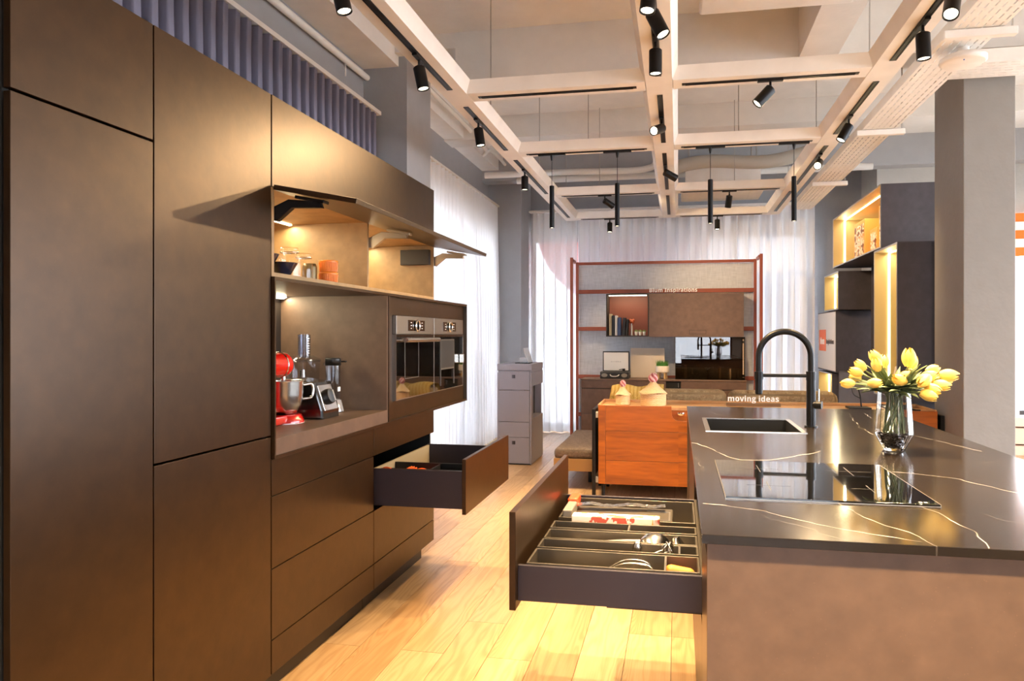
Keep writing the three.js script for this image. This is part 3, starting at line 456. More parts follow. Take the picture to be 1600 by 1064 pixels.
{ // stand mixer
  const x = -1.70, d = 2.86, y = 0.968, red = phys({ color: 0xc0120c, roughness: 0.22, clearcoat: 1, clearcoatRoughness: 0.05 }), t = thing('stand_mixer', 'red stand mixer with a steel bowl in the niche', 'mixer', [x, y, d]);
  part(t, 'base', lathe([[0, 0], [0.112, 0], [0.115, 0.004], [0.112, 0.02], [0.1, 0.044], [0.085, 0.05], [0, 0.05]], 0, 0, 0, 36).scale(1, 1, 0.95).translate(x, y, -d), red);
  part(t, 'foot_ring', cyl(x, y - 0.0, y + 0.006, d, 0.114), std(0xe8e4e0, 0.4));
  const col = join(box(x - 0.06, x + 0.06, y + 0.02, y + 0.28, d - 0.27, d - 0.16, 0.03), box(x - 0.07, x + 0.07, y, y + 0.05, d - 0.27, d - 0.02, 0.02)); part(t, 'pillar', col, red);
  const hd = new THREE.CapsuleGeometry(0.062, 0.2, 12, 24); hd.rotateX(Math.PI / 2); hd.scale(1, 1.1, 1); hd.translate(x, y + 0.325, -(d - 0.11)); part(t, 'head', hd, red); part(t, 'trim_band', new THREE.TorusGeometry(0.063, 0.004, 8, 36).scale(1, 1.1, 1).translate(x, y + 0.325, -(d - 0.05)), M.chrome);
  const bw = part(t, 'bowl', lathe([[0.05, 0.05], [0.075, 0.058], [0.1, 0.1], [0.108, 0.16], [0.11, 0.23], [0.115, 0.235], [0.112, 0.238], [0.107, 0.232], [0.1, 0.12], [0.07, 0.065], [0, 0.058]], x, y, d, 44), M.steel); part(bw, 'handle', tube([[x + 0.09, y + 0.21, d + 0.06], [x + 0.12, y + 0.21, d + 0.1], [x + 0.12, y + 0.14, d + 0.1], [x + 0.085, y + 0.13, d + 0.06]], 0.008), M.steel);
  part(t, 'beater_shaft', cyl(x, y + 0.16, y + 0.28, d, 0.014), M.chrome); t.scale.setScalar(0.78);
}
{ // food processor
  const x = -1.86, d = 3.31, y = 0.968, t = thing('food_processor', 'food processor with a clear bowl and tall feed tube', 'food processor', [x, y, d]), cl = phys({ color: 0xeef0f4, roughness: 0.03, transmission: 1, thickness: 0, ior: 1.5 });
  part(t, 'base', box(x - 0.1, x + 0.1, y, y + 0.14, d - 0.1, d + 0.1, 0.025), phys({ color: 0x8c8a88, roughness: 0.25, metalness: 0.9 })); part(t, 'bowl', lathe([[0, 0.14], [0.085, 0.14], [0.092, 0.15], [0.098, 0.29], [0.1, 0.292]], x, y, d, 40), cl);
  part(t, 'bowl_rim', new THREE.TorusGeometry(0.1, 0.004, 8, 40).rotateX(Math.PI / 2).translate(x, y + 0.292, -d), cl); part(t, 'lid', lathe([[0.102, 0.295], [0.1, 0.303], [0.06, 0.322], [0.035, 0.325]], x, y, d, 40), cl);
  part(t, 'feed_tube', lathe([[0.036, 0.31], [0.036, 0.44], [0.04, 0.442], [0.034, 0.44], [0.034, 0.31]], x + 0.01, y, d, 28), cl); part(t, 'pusher', cyl(x + 0.01, y + 0.33, y + 0.446, d, 0.03, 0.031, 24, true), cl);
  const sc = []; for (let i = 0; i < 7; i++) sc.push(box(x + 0.04, x + 0.046, y + 0.335 + i * 0.014, y + 0.338 + i * 0.014, d - 0.018, d - 0.004)); part(t, 'measure_marks', join(...sc), std(0xf0f0f0, 0.5)); part(t, 'blade_hub', cyl(x, y + 0.14, y + 0.24, d, 0.022, 0.014), M.steel); part(t, 'handle', tube([[x + 0.09, y + 0.27, d + 0.07], [x + 0.13, y + 0.27, d + 0.1], [x + 0.13, y + 0.17, d + 0.1], [x + 0.09, y + 0.16, d + 0.07]], 0.009), cl); t.scale.setScalar(0.87);
}
{ // blender base with dial
  const x = -1.69, d = 3.07, y = 0.968, t = thing('jug_blender', 'black blender base with a slanted chrome face and round dial', 'blender', [x, y, d]);
  const s = new THREE.Shape(); s.moveTo(-0.095, 0); s.lineTo(0.1, 0); s.lineTo(0.1, 0.03); s.lineTo(0.06, 0.15); s.lineTo(-0.06, 0.165); s.lineTo(-0.085, 0.1); s.closePath();
  const g = new THREE.ExtrudeGeometry(s, { depth: 0.15, bevelEnabled: true, bevelSize: 0.008, bevelThickness: 0.008, bevelSegments: 2 }); g.translate(x, y + 0.009, -(d + 0.075)); part(t, 'body', uvm(g), phys({ color: 0x0c0c10, roughness: 0.2, clearcoat: 0.6 }));
  const f = new RoundedBoxGeometry(0.012, 0.125, 0.125, 2, 0.004); f.rotateZ(0.32); f.translate(x + 0.088, y + 0.095, -d); const pl = part(t, 'face_plate', f, M.chrome);
  const k = new THREE.CylinderGeometry(0.034, 0.038, 0.024, 32); k.rotateZ(-Math.PI / 2 + 0.32); k.translate(x + 0.1, y + 0.1, -d); part(pl, 'dial', k, M.black); const k2 = new THREE.BoxGeometry(0.02, 0.05, 0.012); k2.rotateZ(0.32); k2.translate(x + 0.114, y + 0.104, -d); part(pl, 'dial_grip', k2, M.chrome);
}
{ // slim blender jug with black lid
  const x = -1.69, d = 3.3, y = 0.968, t = thing('blender_jug', 'clear slim blender jug with a black lid beside the blender base', 'blender jug', [x, y, d]), cl = phys({ color: 0xeef0f4, roughness: 0.03, transmission: 1, thickness: 0, ior: 1.5 });
  part(t, 'foot', lathe([[0, 0], [0.058, 0], [0.06, 0.01], [0.045, 0.07], [0, 0.07]], x, y, d, 32), phys({ color: 0xc8c8cc, roughness: 0.15, metalness: 0.5 })); part(t, 'jug', lathe([[0, 0.07], [0.036, 0.07], [0.038, 0.08], [0.042, 0.27]], x, y, d, 32), cl); part(t, 'lid', lathe([[0, 0.31], [0.04, 0.31], [0.044, 0.304], [0.044, 0.268], [0, 0.268]], x, y, d, 32), M.black); part(t, 'lid_tab', box(x + 0.02, x + 0.065, y + 0.285, y + 0.293, d + 0.02, d + 0.04), M.black);
  part(t, 'label_tag', box(x + 0.0385, x + 0.0405, y + 0.12, y + 0.145, d - 0.02, d + 0.01), std(0xf0eeea, 0.6)); t.scale.setScalar(0.87);
}
// ---------------------------------------------------------------- island
{
  const t = thing('kitchen_island', 'brown kitchen island body with the drawer pulled out', 'island', [0.62, 0, 3.0]), x0 = 0.062, x1 = 1.14, d0 = 1.612, d1 = 4.4, y1 = 0.898;
  const isl = std(0x6d5648, 0.5, 0, { map: speck, bumpMap: fineBump, bumpScale: 0.0003 });
  part(t, 'end_panel', box(x0, x1, 0.0, y1, d0, d0 + 0.03, 0.001), isl); part(t, 'end_panel', box(x0 - 0.01, x1, 0, y1, d1 - 0.03, d1, 0.001), isl); part(t, 'back_panel', box(x1 - 0.02, x1, 0, y1, d0 + 0.03, d1 - 0.03), isl);
  part(t, 'shadow_gap', join(box(x0 + 0.022, x1 - 0.022, y1, y1 + 0.0015, d0 + 0.012, 3.2), box(x0 + 0.022, x1 - 0.022, y1, y1 + 0.0015, 3.9, d1 - 0.012)), M.gap);
  part(t, 'carcass', join(box(x0 + 0.021, x1 - 0.02, 0.1, 0.55, d0 + 0.03, d1 - 0.03), box(x0 + 0.021, x1 - 0.02, 0.55, y1 - 0.002, d0 + 0.03, 1.985), box(x0 + 0.021, x1 - 0.02, 0.55, 0.64, 2.99, d1 - 0.03), box(x0 + 0.1, x1 - 0.02, 0.64, y1 - 0.23, 2.99, d1 - 0.03), box(x0 + 0.021, x0 + 0.04, 0.64, y1 - 0.002, 2.99, d1 - 0.03), box(x1 - 0.3, x1 - 0.02, 0.66, y1 - 0.002, 2.99, 3.2)), M.black); part(t, 'plinth', box(x0 + 0.06, x1 - 0.04, 0, 0.1, d0 + 0.03, d1 - 0.03), M.cabEdge);
  const fx = x0 + 0.001, fr = (d, e, a, b) => part(t, 'drawer_front', box(fx, fx + 0.018, a, b, d, e, 0.001), M.cab);
  fr(1.645, 1.982, 0.11, 0.845); fr(1.986, 2.982, 0.11, 0.335); fr(1.986, 2.982, 0.338, 0.56); fr(2.986, 3.66, 0.11, 0.845); fr(3.664, 4.368, 0.11, 0.845);
  // open drawer
  const dr = part(t, 'open_drawer_front', box(-0.475, -0.456, 0.565, 0.846, 1.985, 2.98, 0.0015), M.cab);
  const a = 2.012, b = 2.955, w = 0.013, xf = -0.456, xe = 0.075, yb = 0.584, ys = 0.687;
  part(dr, 'side', box(xf, xe, yb, ys, a, a + w, 0.002), M.drawerMetal); part(dr, 'side', box(xf, xe, yb, ys, b - w, b, 0.002), M.drawerMetal); part(dr, 'bottom', box(xf, xe, yb, yb + 0.012, a + w, b - w), M.drawerIn); part(dr, 'back', box(xe - w, xe, yb + 0.012, ys, a + w, b - w), M.drawerIn); part(dr, 'runner', box(-0.2, xe, yb - 0.006, yb, a + 0.01, a + 0.05), M.cabEdge);
  const X0 = xf + 0.022, X1 = xe - w - 0.002, tray = (p, q, ht) => { const m = part(dr, 'insert_frame', join(box(X0, X1, yb + 0.012, ht, p, p + 0.006, 0.001), box(X0, X1, yb + 0.012, ht, q - 0.006, q, 0.001), box(X0, X0 + 0.006, yb + 0.012, ht, p + 0.006, q - 0.006), box(X1 - 0.006, X1, yb + 0.012, ht, p + 0.006, q - 0.006)), M.drawerIn); return m; };
  const trays = [tray(2.03, 2.175, 0.69), tray(2.19, 2.285, 0.69), tray(2.3, 2.41, 0.688), tray(2.42, 2.51, 0.69), tray(2.6, 2.93, 0.68)];
  for (const [i, xx] of [[0, -0.04], [1, 0.0], [3, -0.17]]) { const s = [[2.036, 2.169], [2.196, 2.279], [2.306, 2.404], [2.426, 2.504]][i]; part(trays[i], 'cross_divider', box(xx, xx + 0.006, yb + 0.012, 0.688, s[0], s[1]), M.brushed); }
  // sink bowl hangs in the body
}
const marble = (() => {
  const W = 1024, H = 2048, x0 = 0.05, x1 = 1.172, d0 = 1.58, d1 = 4.43, buf = new Float32Array(W * H);
  const dot = (px, py, r, k) => { for (let j = Math.floor(py - r * 2); j <= py + r * 2; j++) for (let i = Math.floor(px - r * 2); i <= px + r * 2; i++) { if (i < 0 || j < 0 || i >= W || j >= H) continue; const e = Math.exp(-((i - px) ** 2 + (j - py) ** 2) / (r * r)); const q = j * W + i; buf[q] = Math.max(buf[q], e * k); } };
  const vein = (pts, r, k, jit = 0.012) => { for (let s = 0; s + 1 < pts.length; s++) { const [ax, ad] = pts[s], [bx, bd] = pts[s + 1], L = Math.hypot(bx - ax, bd - ad), n = Math.ceil(L * 900); for (let i = 0; i <= n; i++) { const t = i / n, x = ax + (bx - ax) * t, d = ad + (bd - ad) * t, ox = (fbm(x * 9 + 3, d * 9, 3) - 0.5) * jit * 4, od = (fbm(x * 9 + 40, d * 9 + 7, 3) - 0.5) * jit * 4, vis = 0.35 + 0.9 * vn(x * 14 + 9, d * 14); dot((x + ox - x0) / (x1 - x0) * W, (d + od - d0) / (d1 - d0) * H, r * (0.7 + 0.6 * vn(x * 30, d * 30)), k * vis); } } };
  [[[.05, 2.92], [.11, 2.79], [.17, 2.62], [.21, 2.56], [.27, 2.56], [.33, 2.57], [.43, 2.68], [.51, 2.8]], [[.06, 1.88], [.12, 1.85], [.21, 1.82], [.28, 1.75], [.34, 1.69], [.41, 1.65], [.5, 1.6]], [[.41, 1.94], [.44, 1.81], [.47, 1.73], [.51, 1.62], [.52, 1.56]], [[.6, 2.46], [.65, 2.42], [.71, 2.41], [.83, 2.33], [.92, 2.14], [1.05, 1.95]], [[.9, 4.4], [.91, 4.05], [.84, 3.65], [.83, 3.33], [.9, 3.1]], [[.6, 1.95], [.62, 1.89], [.62, 1.79], [.63, 1.7], [.62, 1.58]], [[.13, 4.31], [.18, 4.07], [.26, 3.9]], [[1.0, 4.2], [.95, 3.5], [1.1, 2.9]]].forEach((v) => vein(v, 1.25, 1));
  [[[.05, 3.2], [.4, 3.0], [.8, 3.2]], [[.3, 4.3], [.5, 4.0], [.7, 3.9]], [[.7, 1.9], [.8, 1.75], [1.1, 1.7]], [[.45, 1.9], [.55, 1.86], [.66, 1.88]], [[.45, 1.86], [.58, 1.84], [.63, 1.83]], [[.05, 2.2], [.09, 2.4], [.06, 2.6]], [[.2, 1.8], [.3, 1.62], [.36, 1.58]], [[.95, 2.7], [1.02, 2.66], [1.1, 2.7]]].forEach((v) => vein(v, 0.7, 0.6, 0.02));
  return tex(W, H, (u, v, i, j) => { const n = fbm(u * 5, v * 12, 5, 5, 12), base = mixc([25, 21, 19], [44, 38, 34], n), k = buf[j * W + i] * 0.9; return mixc(base, [246, 241, 234], Math.min(1, k * 1.1)); });
})();
{
  const mt = std(0xffffff, 0.14, 0, { map: marble }), edge = std(0x35323a, 0.4), X0 = 0.05, X1 = 1.172, D0 = 1.58, D1 = 4.43, y0 = 0.9, y1 = 0.92;
  const s = new THREE.Shape(); s.moveTo(X0, D0); s.lineTo(X1, D0); s.lineTo(X1, D1); s.lineTo(X0, D1); s.closePath();
  const h = new THREE.Path(); h.moveTo(0.128, 3.295); h.lineTo(0.128, 3.8); h.lineTo(0.548, 3.8); h.lineTo(0.548, 3.295); h.closePath(); s.holes.push(h);
  const g = new THREE.ExtrudeGeometry(s, { depth: y1 - y0 - 0.002, bevelEnabled: true, bevelSize: 0.001, bevelThickness: 0.001, bevelSegments: 1, bevelOffset: -0.001 }); g.rotateX(-Math.PI / 2); g.translate(0, y0 + 0.001, 0);
  const p = g.attributes.position, uv = g.attributes.uv; for (let i = 0; i < p.count; i++) uv.setXY(i, (p.getX(i) - X0) / (X1 - X0), (-p.getZ(i) - D0) / (D1 - D0));
  single('worktop', 'dark veined stone worktop on the island', 'worktop', g, mt);
}
{
  const t = thing('kitchen_sink', 'black undermount sink with a steel rim in the worktop', 'sink', [0.34, 0.72, 3.55]);
  part(t, 'rim', join(box(0.12, 0.556, 0.9185, 0.9225, 3.285, 3.3), box(0.12, 0.556, 0.9185, 0.9225, 3.795, 3.81), box(0.12, 0.142, 0.9185, 0.9225, 3.3, 3.795), box(0.534, 0.556, 0.9185, 0.9225, 3.3, 3.795)), M.steel);
  part(t, 'bowl', join(box(0.14, 0.536, 0.72, 0.73, 3.3, 3.795), box(0.13, 0.14, 0.72, 0.918, 3.3, 3.795), box(0.536, 0.546, 0.72, 0.918, 3.3, 3.795), box(0.13, 0.546, 0.72, 0.918, 3.295, 3.3), box(0.13, 0.546, 0.72, 0.918, 3.795, 3.8)), std(0x0c0c0d, 0.6)); part(t, 'drain', cyl(0.34, 0.73, 0.734, 3.55, 0.045), M.steel);
}
{
  const x = 0.612, d = 3.53, y = 0.92, t = thing('kitchen_faucet', 'black arched kitchen faucet with a pull-down spout', 'faucet', [x, y, d]), R = 0.118, ya = y + 0.33;
  part(t, 'base_ring', cyl(x, y, y + 0.006, d, 0.03), M.blackMetal); part(t, 'column', cyl(x, y + 0.006, ya - 0.08, d, 0.021), M.blackMetal);
  const pts = [[x, ya - 0.09, d]]; for (let i = 0; i <= 24; i++) { const a = i / 24 * Math.PI; pts.push([x - R + Math.cos(a) * R, ya + Math.sin(a) * R, d]); } pts.push([x - 2 * R, ya - 0.09, d]); part(t, 'arch', tube(pts, 0.0145, 90, 16), M.blackMetal);
  part(t, 'spout', join(cyl(x - 2 * R, y + 0.155, y + 0.25, d, 0.017, 0.018), cyl(x - 2 * R, y + 0.15, y + 0.155, d, 0.014, 0.017)), M.blackMetal); part(t, 'holder_bar', join(rod([x, ya - 0.09, d], [x - 2 * R, ya - 0.09, d], 0.0085), cyl(x - 2 * R, ya - 0.108, ya - 0.072, d, 0.021), cyl(x, ya - 0.11, ya - 0.07, d, 0.0225)), M.blackMetal);
  const lv = part(t, 'lever_hub', join(rod([x, y + 0.105, d], [x + 0.045, y + 0.105, d - 0.02], 0.019, 24)), M.blackMetal); part(lv, 'lever', rod([x + 0.03, y + 0.12, d - 0.02], [x + 0.03, y + 0.18, d - 0.02], 0.004, 8), M.steel);
}
{
  const t = thing('induction_hob', 'black glass induction hob set on the worktop', 'hob', [0.385, 0.92, 2.22]);
  part(t, 'glass', box(0.123, 0.645, 0.9202, 0.9262, 1.94, 2.505, 0.0015), M.darkGlass); part(t, 'edge_trim', join(box(0.122, 0.646, 0.9202, 0.9215, 1.9385, 1.9398), box(0.1215, 0.1228, 0.9202, 0.9262, 1.94, 2.505), box(0.6452, 0.6465, 0.9202, 0.9262, 1.94, 2.505)), M.brushed);
  const mk = []; for (const [x, d, a, b] of [[0.25, 2.1, 0.06, 0], [0.25, 2.36, 0.06, 0], [0.52, 2.1, 0.05, 0], [0.52, 2.36, 0.07, 0]]) mk.push(box(x - a, x + a, 0.9262, 0.9264, d - 0.001, d + 0.001), box(x - 0.001, x + 0.001, 0.9262, 0.9264, d - a, d + a)); part(t, 'zone_marks', join(...mk), std(0x2a2a2e, 0.4)); part(t, 'touch_marks', join(box(0.6, 0.608, 0.9262, 0.9264, 1.955, 1.965), box(0.612, 0.62, 0.9262, 0.9264, 1.955, 1.965)), std(0x9a9a9f, 0.4));
}
// ---------------------------------------------------------------- contents of the island drawer
{
  const Y = 0.598, foil = std(0xd8d6d2, 0.22, 1);
  let t = thing('foil_dispenser', 'grey foil dispenser with a red orange end cap in the drawer', 'dispenser', [-0.2, 0.62, 2.78]);
  part(t, 'body', box(-0.40, -0.02, 0.6, 0.665, 2.66, 2.86, 0.006), M.drawerIn); part(t, 'cutter', box(-0.425, -0.39, 0.655, 0.7, 2.63, 2.83, 0.006), std(0x88827c, 0.4)); part(t, 'cutter_cap', box(-0.428, -0.388, 0.672, 0.712, 2.77, 2.88, 0.01), std(0xe8552c, 0.4)); part(t, 'window_frame', join(box(-0.12, -0.03, 0.665, 0.667, 2.67, 2.676), box(-0.12, -0.03, 0.665, 0.667, 2.8, 2.806), box(-0.036, -0.03, 0.665, 0.667, 2.676, 2.8)), M.brushed);
  const fg = new THREE.PlaneGeometry(0.34, 0.05, 70, 8), p = fg.attributes.position; for (let i = 0; i < p.count; i++) { const u = p.getX(i), v = p.getY(i); p.setZ(i, 0.008 * (fbm(u * 70 + 5, v * 110, 3) - 0.5) + 0.004 * Math.sin(u * 40)); p.setY(i, v + 0.008 * (vn(u * 40 + 9, 3) - 0.5)); } fg.computeVertexNormals(); fg.rotateX(-Math.PI / 2); fg.rotateY(0.06); fg.translate(-0.22, 0.685, -2.81);
  part(t, 'foil_edge', fg, std(0xdcdad6, 0.22, 1, { side: THREE.DoubleSide }));
  t = thing('wrap_box', 'long white cling film box printed with fruit in the drawer', 'box', [-0.21, 0.6, 2.57]);
  const print = tex(512, 64, (u, v) => { const a = fbm(u * 14, v * 3 + 2, 3), b = vn(u * 9 + 4, v * 2.4); let c = [244, 232, 224]; if (b > 0.66 && a > 0.42) c = [206, 92, 72]; else if (b < 0.26 && a > 0.5) c = [226, 178, 96]; else if (a > 0.66) c = [232, 196, 186]; return c; });
  const wg = box(-0.375, -0.065, 0.64, 0.705, 2.53, 2.585, 0.002), wp = wg.attributes.position, wu = wg.attributes.uv; for (let i = 0; i < wp.count; i++) wu.setXY(i, (wp.getX(i) + 0.375) / 0.31, (wp.getY(i) - wp.getZ(i)) * 8); part(t, 'carton', wg, std(0xffffff, 0.5, 0, { map: print })); part(t, 'carton_foot', box(-0.37, -0.07, 0.597, 0.64, 2.532, 2.58), std(0xf0e4dc, 0.6));
  t = thing('ladle', 'large polished steel ladle lying in the drawer', 'ladle', [-0.12, 0.6, 2.35]);
  const bowl = new THREE.SphereGeometry(0.06, 32, 20, 0, Math.PI * 2, 0, Math.PI * 0.55); bowl.translate(-0.075, 0.648, -2.345); part(t, 'bowl', bowl, std(0xd8d4ce, 0.2, 1, { side: THREE.DoubleSide })); part(t, 'handle', tube([[-0.12, 0.678, 2.345], [-0.2, 0.672, 2.35], [-0.3, 0.655, 2.355], [-0.42, 0.63, 2.36]], 0.008, 30), M.steel);
  const sp = join(tube([[-0.12, 0.672, 2.33], [-0.22, 0.66, 2.335], [-0.4, 0.63, 2.34]], 0.006, 20)); single('long_spoon', 'long steel spoon handle lying beside the ladle', 'spoon', sp, M.steel);
  single('steel_scoop', 'small folded steel scoop right of the ladle', 'scoop', (() => { const g = new THREE.CylinderGeometry(0.012, 0.035, 0.06, 4); g.rotateY(0.5); g.rotateZ(0.3); g.translate(0.0, 0.665, -2.36); return join(g, box(-0.02, 0.03, 0.598, 0.65, 2.33, 2.38)); })(), M.steel);
  single('serving_spoon', 'small steel spoon standing in the second tray', 'spoon', join(ball(-0.125, 0.685, 2.24, 0.016, 1, 1.5, 0.5), rod([-0.125, 0.6, 2.24], [-0.125, 0.68, 2.24], 0.005)), M.steel);
  single('tongs', 'coiled steel kitchen tongs in the second tray', 'tongs', join(...[0, 1, 2, 3].map((i) => new THREE.TorusGeometry(0.016 + i * 0.003, 0.003, 6, 20).rotateY(i * 0.7).rotateX(0.4 * i).translate(-0.035 + i * 0.004, 0.69, -2.235)), tube([[-0.12, 0.665, 2.235], [-0.08, 0.672, 2.235], [-0.04, 0.69, 2.235]], 0.004), tube([[-0.12, 0.655, 2.24], [-0.08, 0.66, 2.24], [-0.03, 0.68, 2.24]], 0.004), box(-0.13, -0.02, 0.598, 0.66, 2.23, 2.24)), M.steel);
  const wires = []; for (let i = 0; i < 6; i++) { const a = i / 6 * Math.PI; wires.push(tube([[-0.22, 0.655, 2.1], [-0.15, 0.655 + 0.038 * Math.sin(a), 2.1 + 0.035 * Math.cos(a)], [-0.085, 0.655 + 0.03 * Math.sin(a), 2.1 + 0.03 * Math.cos(a)], [-0.07, 0.655, 2.1], [-0.085, 0.655 - 0.03 * Math.sin(a), 2.1 - 0.03 * Math.cos(a)], [-0.15, 0.655 - 0.038 * Math.sin(a), 2.1 - 0.035 * Math.cos(a)], [-0.22, 0.655, 2.1]], 0.0016, 40, 6)); }
  t = thing('whisk', 'wire balloon whisk lying in the front tray', 'whisk', [-0.2, 0.6, 2.1]); part(t, 'wire_loops', join(...wires), M.steel); part(t, 'handle', rod([-0.22, 0.655, 2.1], [-0.4, 0.64, 2.1], 0.01), M.steel);
  const of = std(0xf0913e, 0.45); single('wedge_grater', 'orange rounded kitchen tool lying in the drawer corner', 'kitchen tool', (() => { const g = new THREE.CapsuleGeometry(0.018, 0.05, 8, 16); g.rotateZ(Math.PI / 2 - 0.15); g.translate(0.005, 0.665, -2.1); return join(g, box(-0.025, 0.035, 0.598, 0.655, 2.085, 2.115, 0.004)); })(), of); single('wedge_grater', 'flat orange kitchen tool beside the rounded one', 'kitchen tool', join(box(-0.03, 0.05, 0.6, 0.645, 2.055, 2.08, 0.008)), of);
}
// ---------------------------------------------------------------- vase of tulips
{
  const x = 0.795, d = 2.88, y = 0.92, t = thing('glass_vase', 'faceted glass vase with dark pebbles on the worktop', 'vase', [x, y, d]);
  const gl = phys({ color: 0xffffff, roughness: 0.0, transmission: 1, thickness: 0.004, ior: 1.5 });
  part(t, 'glass', toCreasedNormals(lathe([[0, 0.001], [0.036, 0.001], [0.04, 0.006], [0.068, 0.062], [0.068, 0.066], [0.058, 0.2185], [0.0565, 0.2195], [0.055, 0.2185], [0.0645, 0.066], [0.0645, 0.063], [0.035, 0.01], [0, 0.01]], x, y, d, 12), 0.3), gl);
  const pb = []; for (let i = 0; i < 130; i++) { const h = rr(0.014, 0.062), R = 0.026 + (h - 0.008) * 0.5, a = rr(0, 6.3), r = R * Math.sqrt(rr(0.1, 1)) * 0.9, q = new THREE.IcosahedronGeometry(rr(0.006, 0.01), 1); q.scale(1.2, 0.75, 1); q.rotateY(a * 3); q.translate(x + r * Math.cos(a), y + h, -(d + r * Math.sin(a))); pb.push(q); }
  const pm = part(t, 'pebbles', join(...pb), std(0x2a1c14, 0.35), 'dark brown pebbles'); pm.userData.kind = 'stuff';
}
{
  const petalG = (() => { // one cupped petal, base at the origin, pointing up
    const g = new THREE.PlaneGeometry(1, 1, 8, 10), p = g.attributes.position; for (let i = 0; i < p.count; i++) { const u = p.getX(i) * 2, v = p.getY(i) + 0.5, w = Math.sin(Math.PI * Math.pow(v, 0.62)) * 0.0125 + 0.0012, R = 0.004 + 0.0145 * Math.sin(Math.PI * (0.12 + 0.78 * v)), a = u * w / Math.max(R, 0.006) * 1.1; p.setXYZ(i, R * Math.sin(a), v * 0.052, R * Math.cos(a)); } g.computeVertexNormals(); return g;
  })();
  const leafG = (() => { const g = new THREE.PlaneGeometry(1, 1, 4, 12), p = g.attributes.position; for (let i = 0; i < p.count; i++) { const u = p.getX(i) * 2, v = p.getY(i) + 0.5; p.setXYZ(i, u * 0.016 * Math.sin(Math.PI * Math.pow(v, 0.6)), v * 0.15, 0.05 * v * v + 0.004 * u * u); } g.computeVertexNormals(); return g; })();
  const yel = [0xe6c768, 0xdfbd58, 0xead07c].map((c) => phys({ color: c, roughness: 0.55, transmission: 0.22, thickness: 0, side: THREE.DoubleSide })), green = [0x66754c, 0x53613e, 0x74835a].map((c) => phys({ color: c, roughness: 0.6, transmission: 0.15, thickness: 0, side: THREE.DoubleSide }));
  const heads = [[.615, 1.172, -1, .02], [.655, 1.213, -.8, .3], [.686, 1.235, -.55, .6], [.664, 1.188, -.8, .1], [.721, 1.243, -.25, .9], [.737, 1.268, -.5, .8], [.777, 1.251, .1, 1], [.709, 1.176, .8, .1], [.788, 1.189, -.7, .3], [.822, 1.202, .7, .3], [.838, 1.269, 0, 1], [.874, 1.248, .3, .9], [.868, 1.187, -.6, -.4], [.904, 1.201, .8, .3], [.946, 1.22, .8, .3], [.978, 1.203, 1, 0], [.98, 1.176, 1, .05], [.942, 1.169, .9, -.1], [.905, 1.155, .8, -.35], [.885, 1.134, .9, -.3], [.951, 1.186, .8, .2]];
  const where = ['pointing left, furthest left of the bunch', 'second from the left, tilted up', 'upper left, behind two others', 'half hidden low on the left side', 'upright, left of the tallest left one', 'tallest on the left half', 'upright beside the gap in the middle', 'low on the left, turned right', 'front and centre, tilted left', 'beside the centre one, tilted right', 'largest and tallest on the right half', 'leaning right beside the tallest', 'front right, nodding left', 'behind the front right one', 'on the right with a leaf across', 'large, at the far right', 'below the large far right one', 'plump, right side under the far right pair', 'low right, nodding', 'lowest of all on the right', 'small, hidden between the right ones'];
  heads.forEach(([hx, hy, tx, ty], i) => {
    const dd = 2.88 + [-.07, -.02, .04, .03, -.05, .03, .06, -.08, -.09, -.05, -.03, .05, -.1, -.04, .05, -.02, .03, -.06, -.08, -.1, .02][i], dir = new THREE.Vector3(tx, ty, (2.88 - dd) * 4).normalize(), len = 0.052, sc = [1, 1, 1, .9, 1.05, 1.15, 1, 1, 1.15, 1, 1.35, 1.1, 1.2, 1.15, 1.05, 1.3, 1, 1.15, 1.1, 1.15, .9][i];
    const b = [hx - dir.x * len * sc / 2, hy - dir.y * len * sc / 2, dd + dir.z * len * sc / 2], ang = i * 2.4, foot = [0.795 + 0.036 * Math.cos(ang), 0.985, 2.88 + 0.036 * Math.sin(ang)], neck = [0.795 + (b[0] - 0.795) * 0.22 + 0.006 * Math.cos(ang * 3), 1.135, 2.88 + (b[2] - 2.88) * 0.25 + 0.012 * Math.sin(ang * 3)];
    const t = thing('tulip', 'yellow tulip in the glass vase, ' + where[i], 'tulip', foot, 'yellow tulips');
    part(t, 'stem', tube([foot, [(foot[0] + neck[0]) / 2, 1.06, (foot[2] + neck[2]) / 2], neck, [(neck[0] + b[0]) / 2 + dir.x * -0.008, (neck[1] + b[1]) / 2 + 0.006, (neck[2] + b[2]) / 2], b], 0.003, 26, 7), green[i % 3]);
    const bl = new THREE.Group(); bl.name = 'bloom'; bl.position.copy(V3(...b)).sub(V3(...foot)); bl.quaternion.setFromUnitVectors(new THREE.Vector3(0, 1, 0), dir); bl.scale.setScalar(sc); t.add(bl);
    for (let k = 0; k < 6; k++) { const m = lpart(bl, 'petal', petalG, yel[(i + k) % 3]); m.rotation.y = k * Math.PI / 3 + i; m.scale.setScalar(k % 2 ? 1 : 0.94); }
    for (let k = 0; k < 4; k++) { const l = lpart(t, 'leaf', leafG, green[(i + k) % 3]); const o = new THREE.Vector3(neck[0] - foot[0], neck[1] - foot[1] - 0.002, -(neck[2] - foot[2])); l.position.copy(o); const out = Math.atan2(b[0] - 0.795, -(b[2] - 2.88)) + (k - 1.5) * 0.8 + rr(-.4, .4); l.rotation.set(0, out, 0); l.rotateX(0.3 + rnd() * 0.9); l.scale.set(1, 0.6 + rnd() * 0.4, 1); }
  });
}
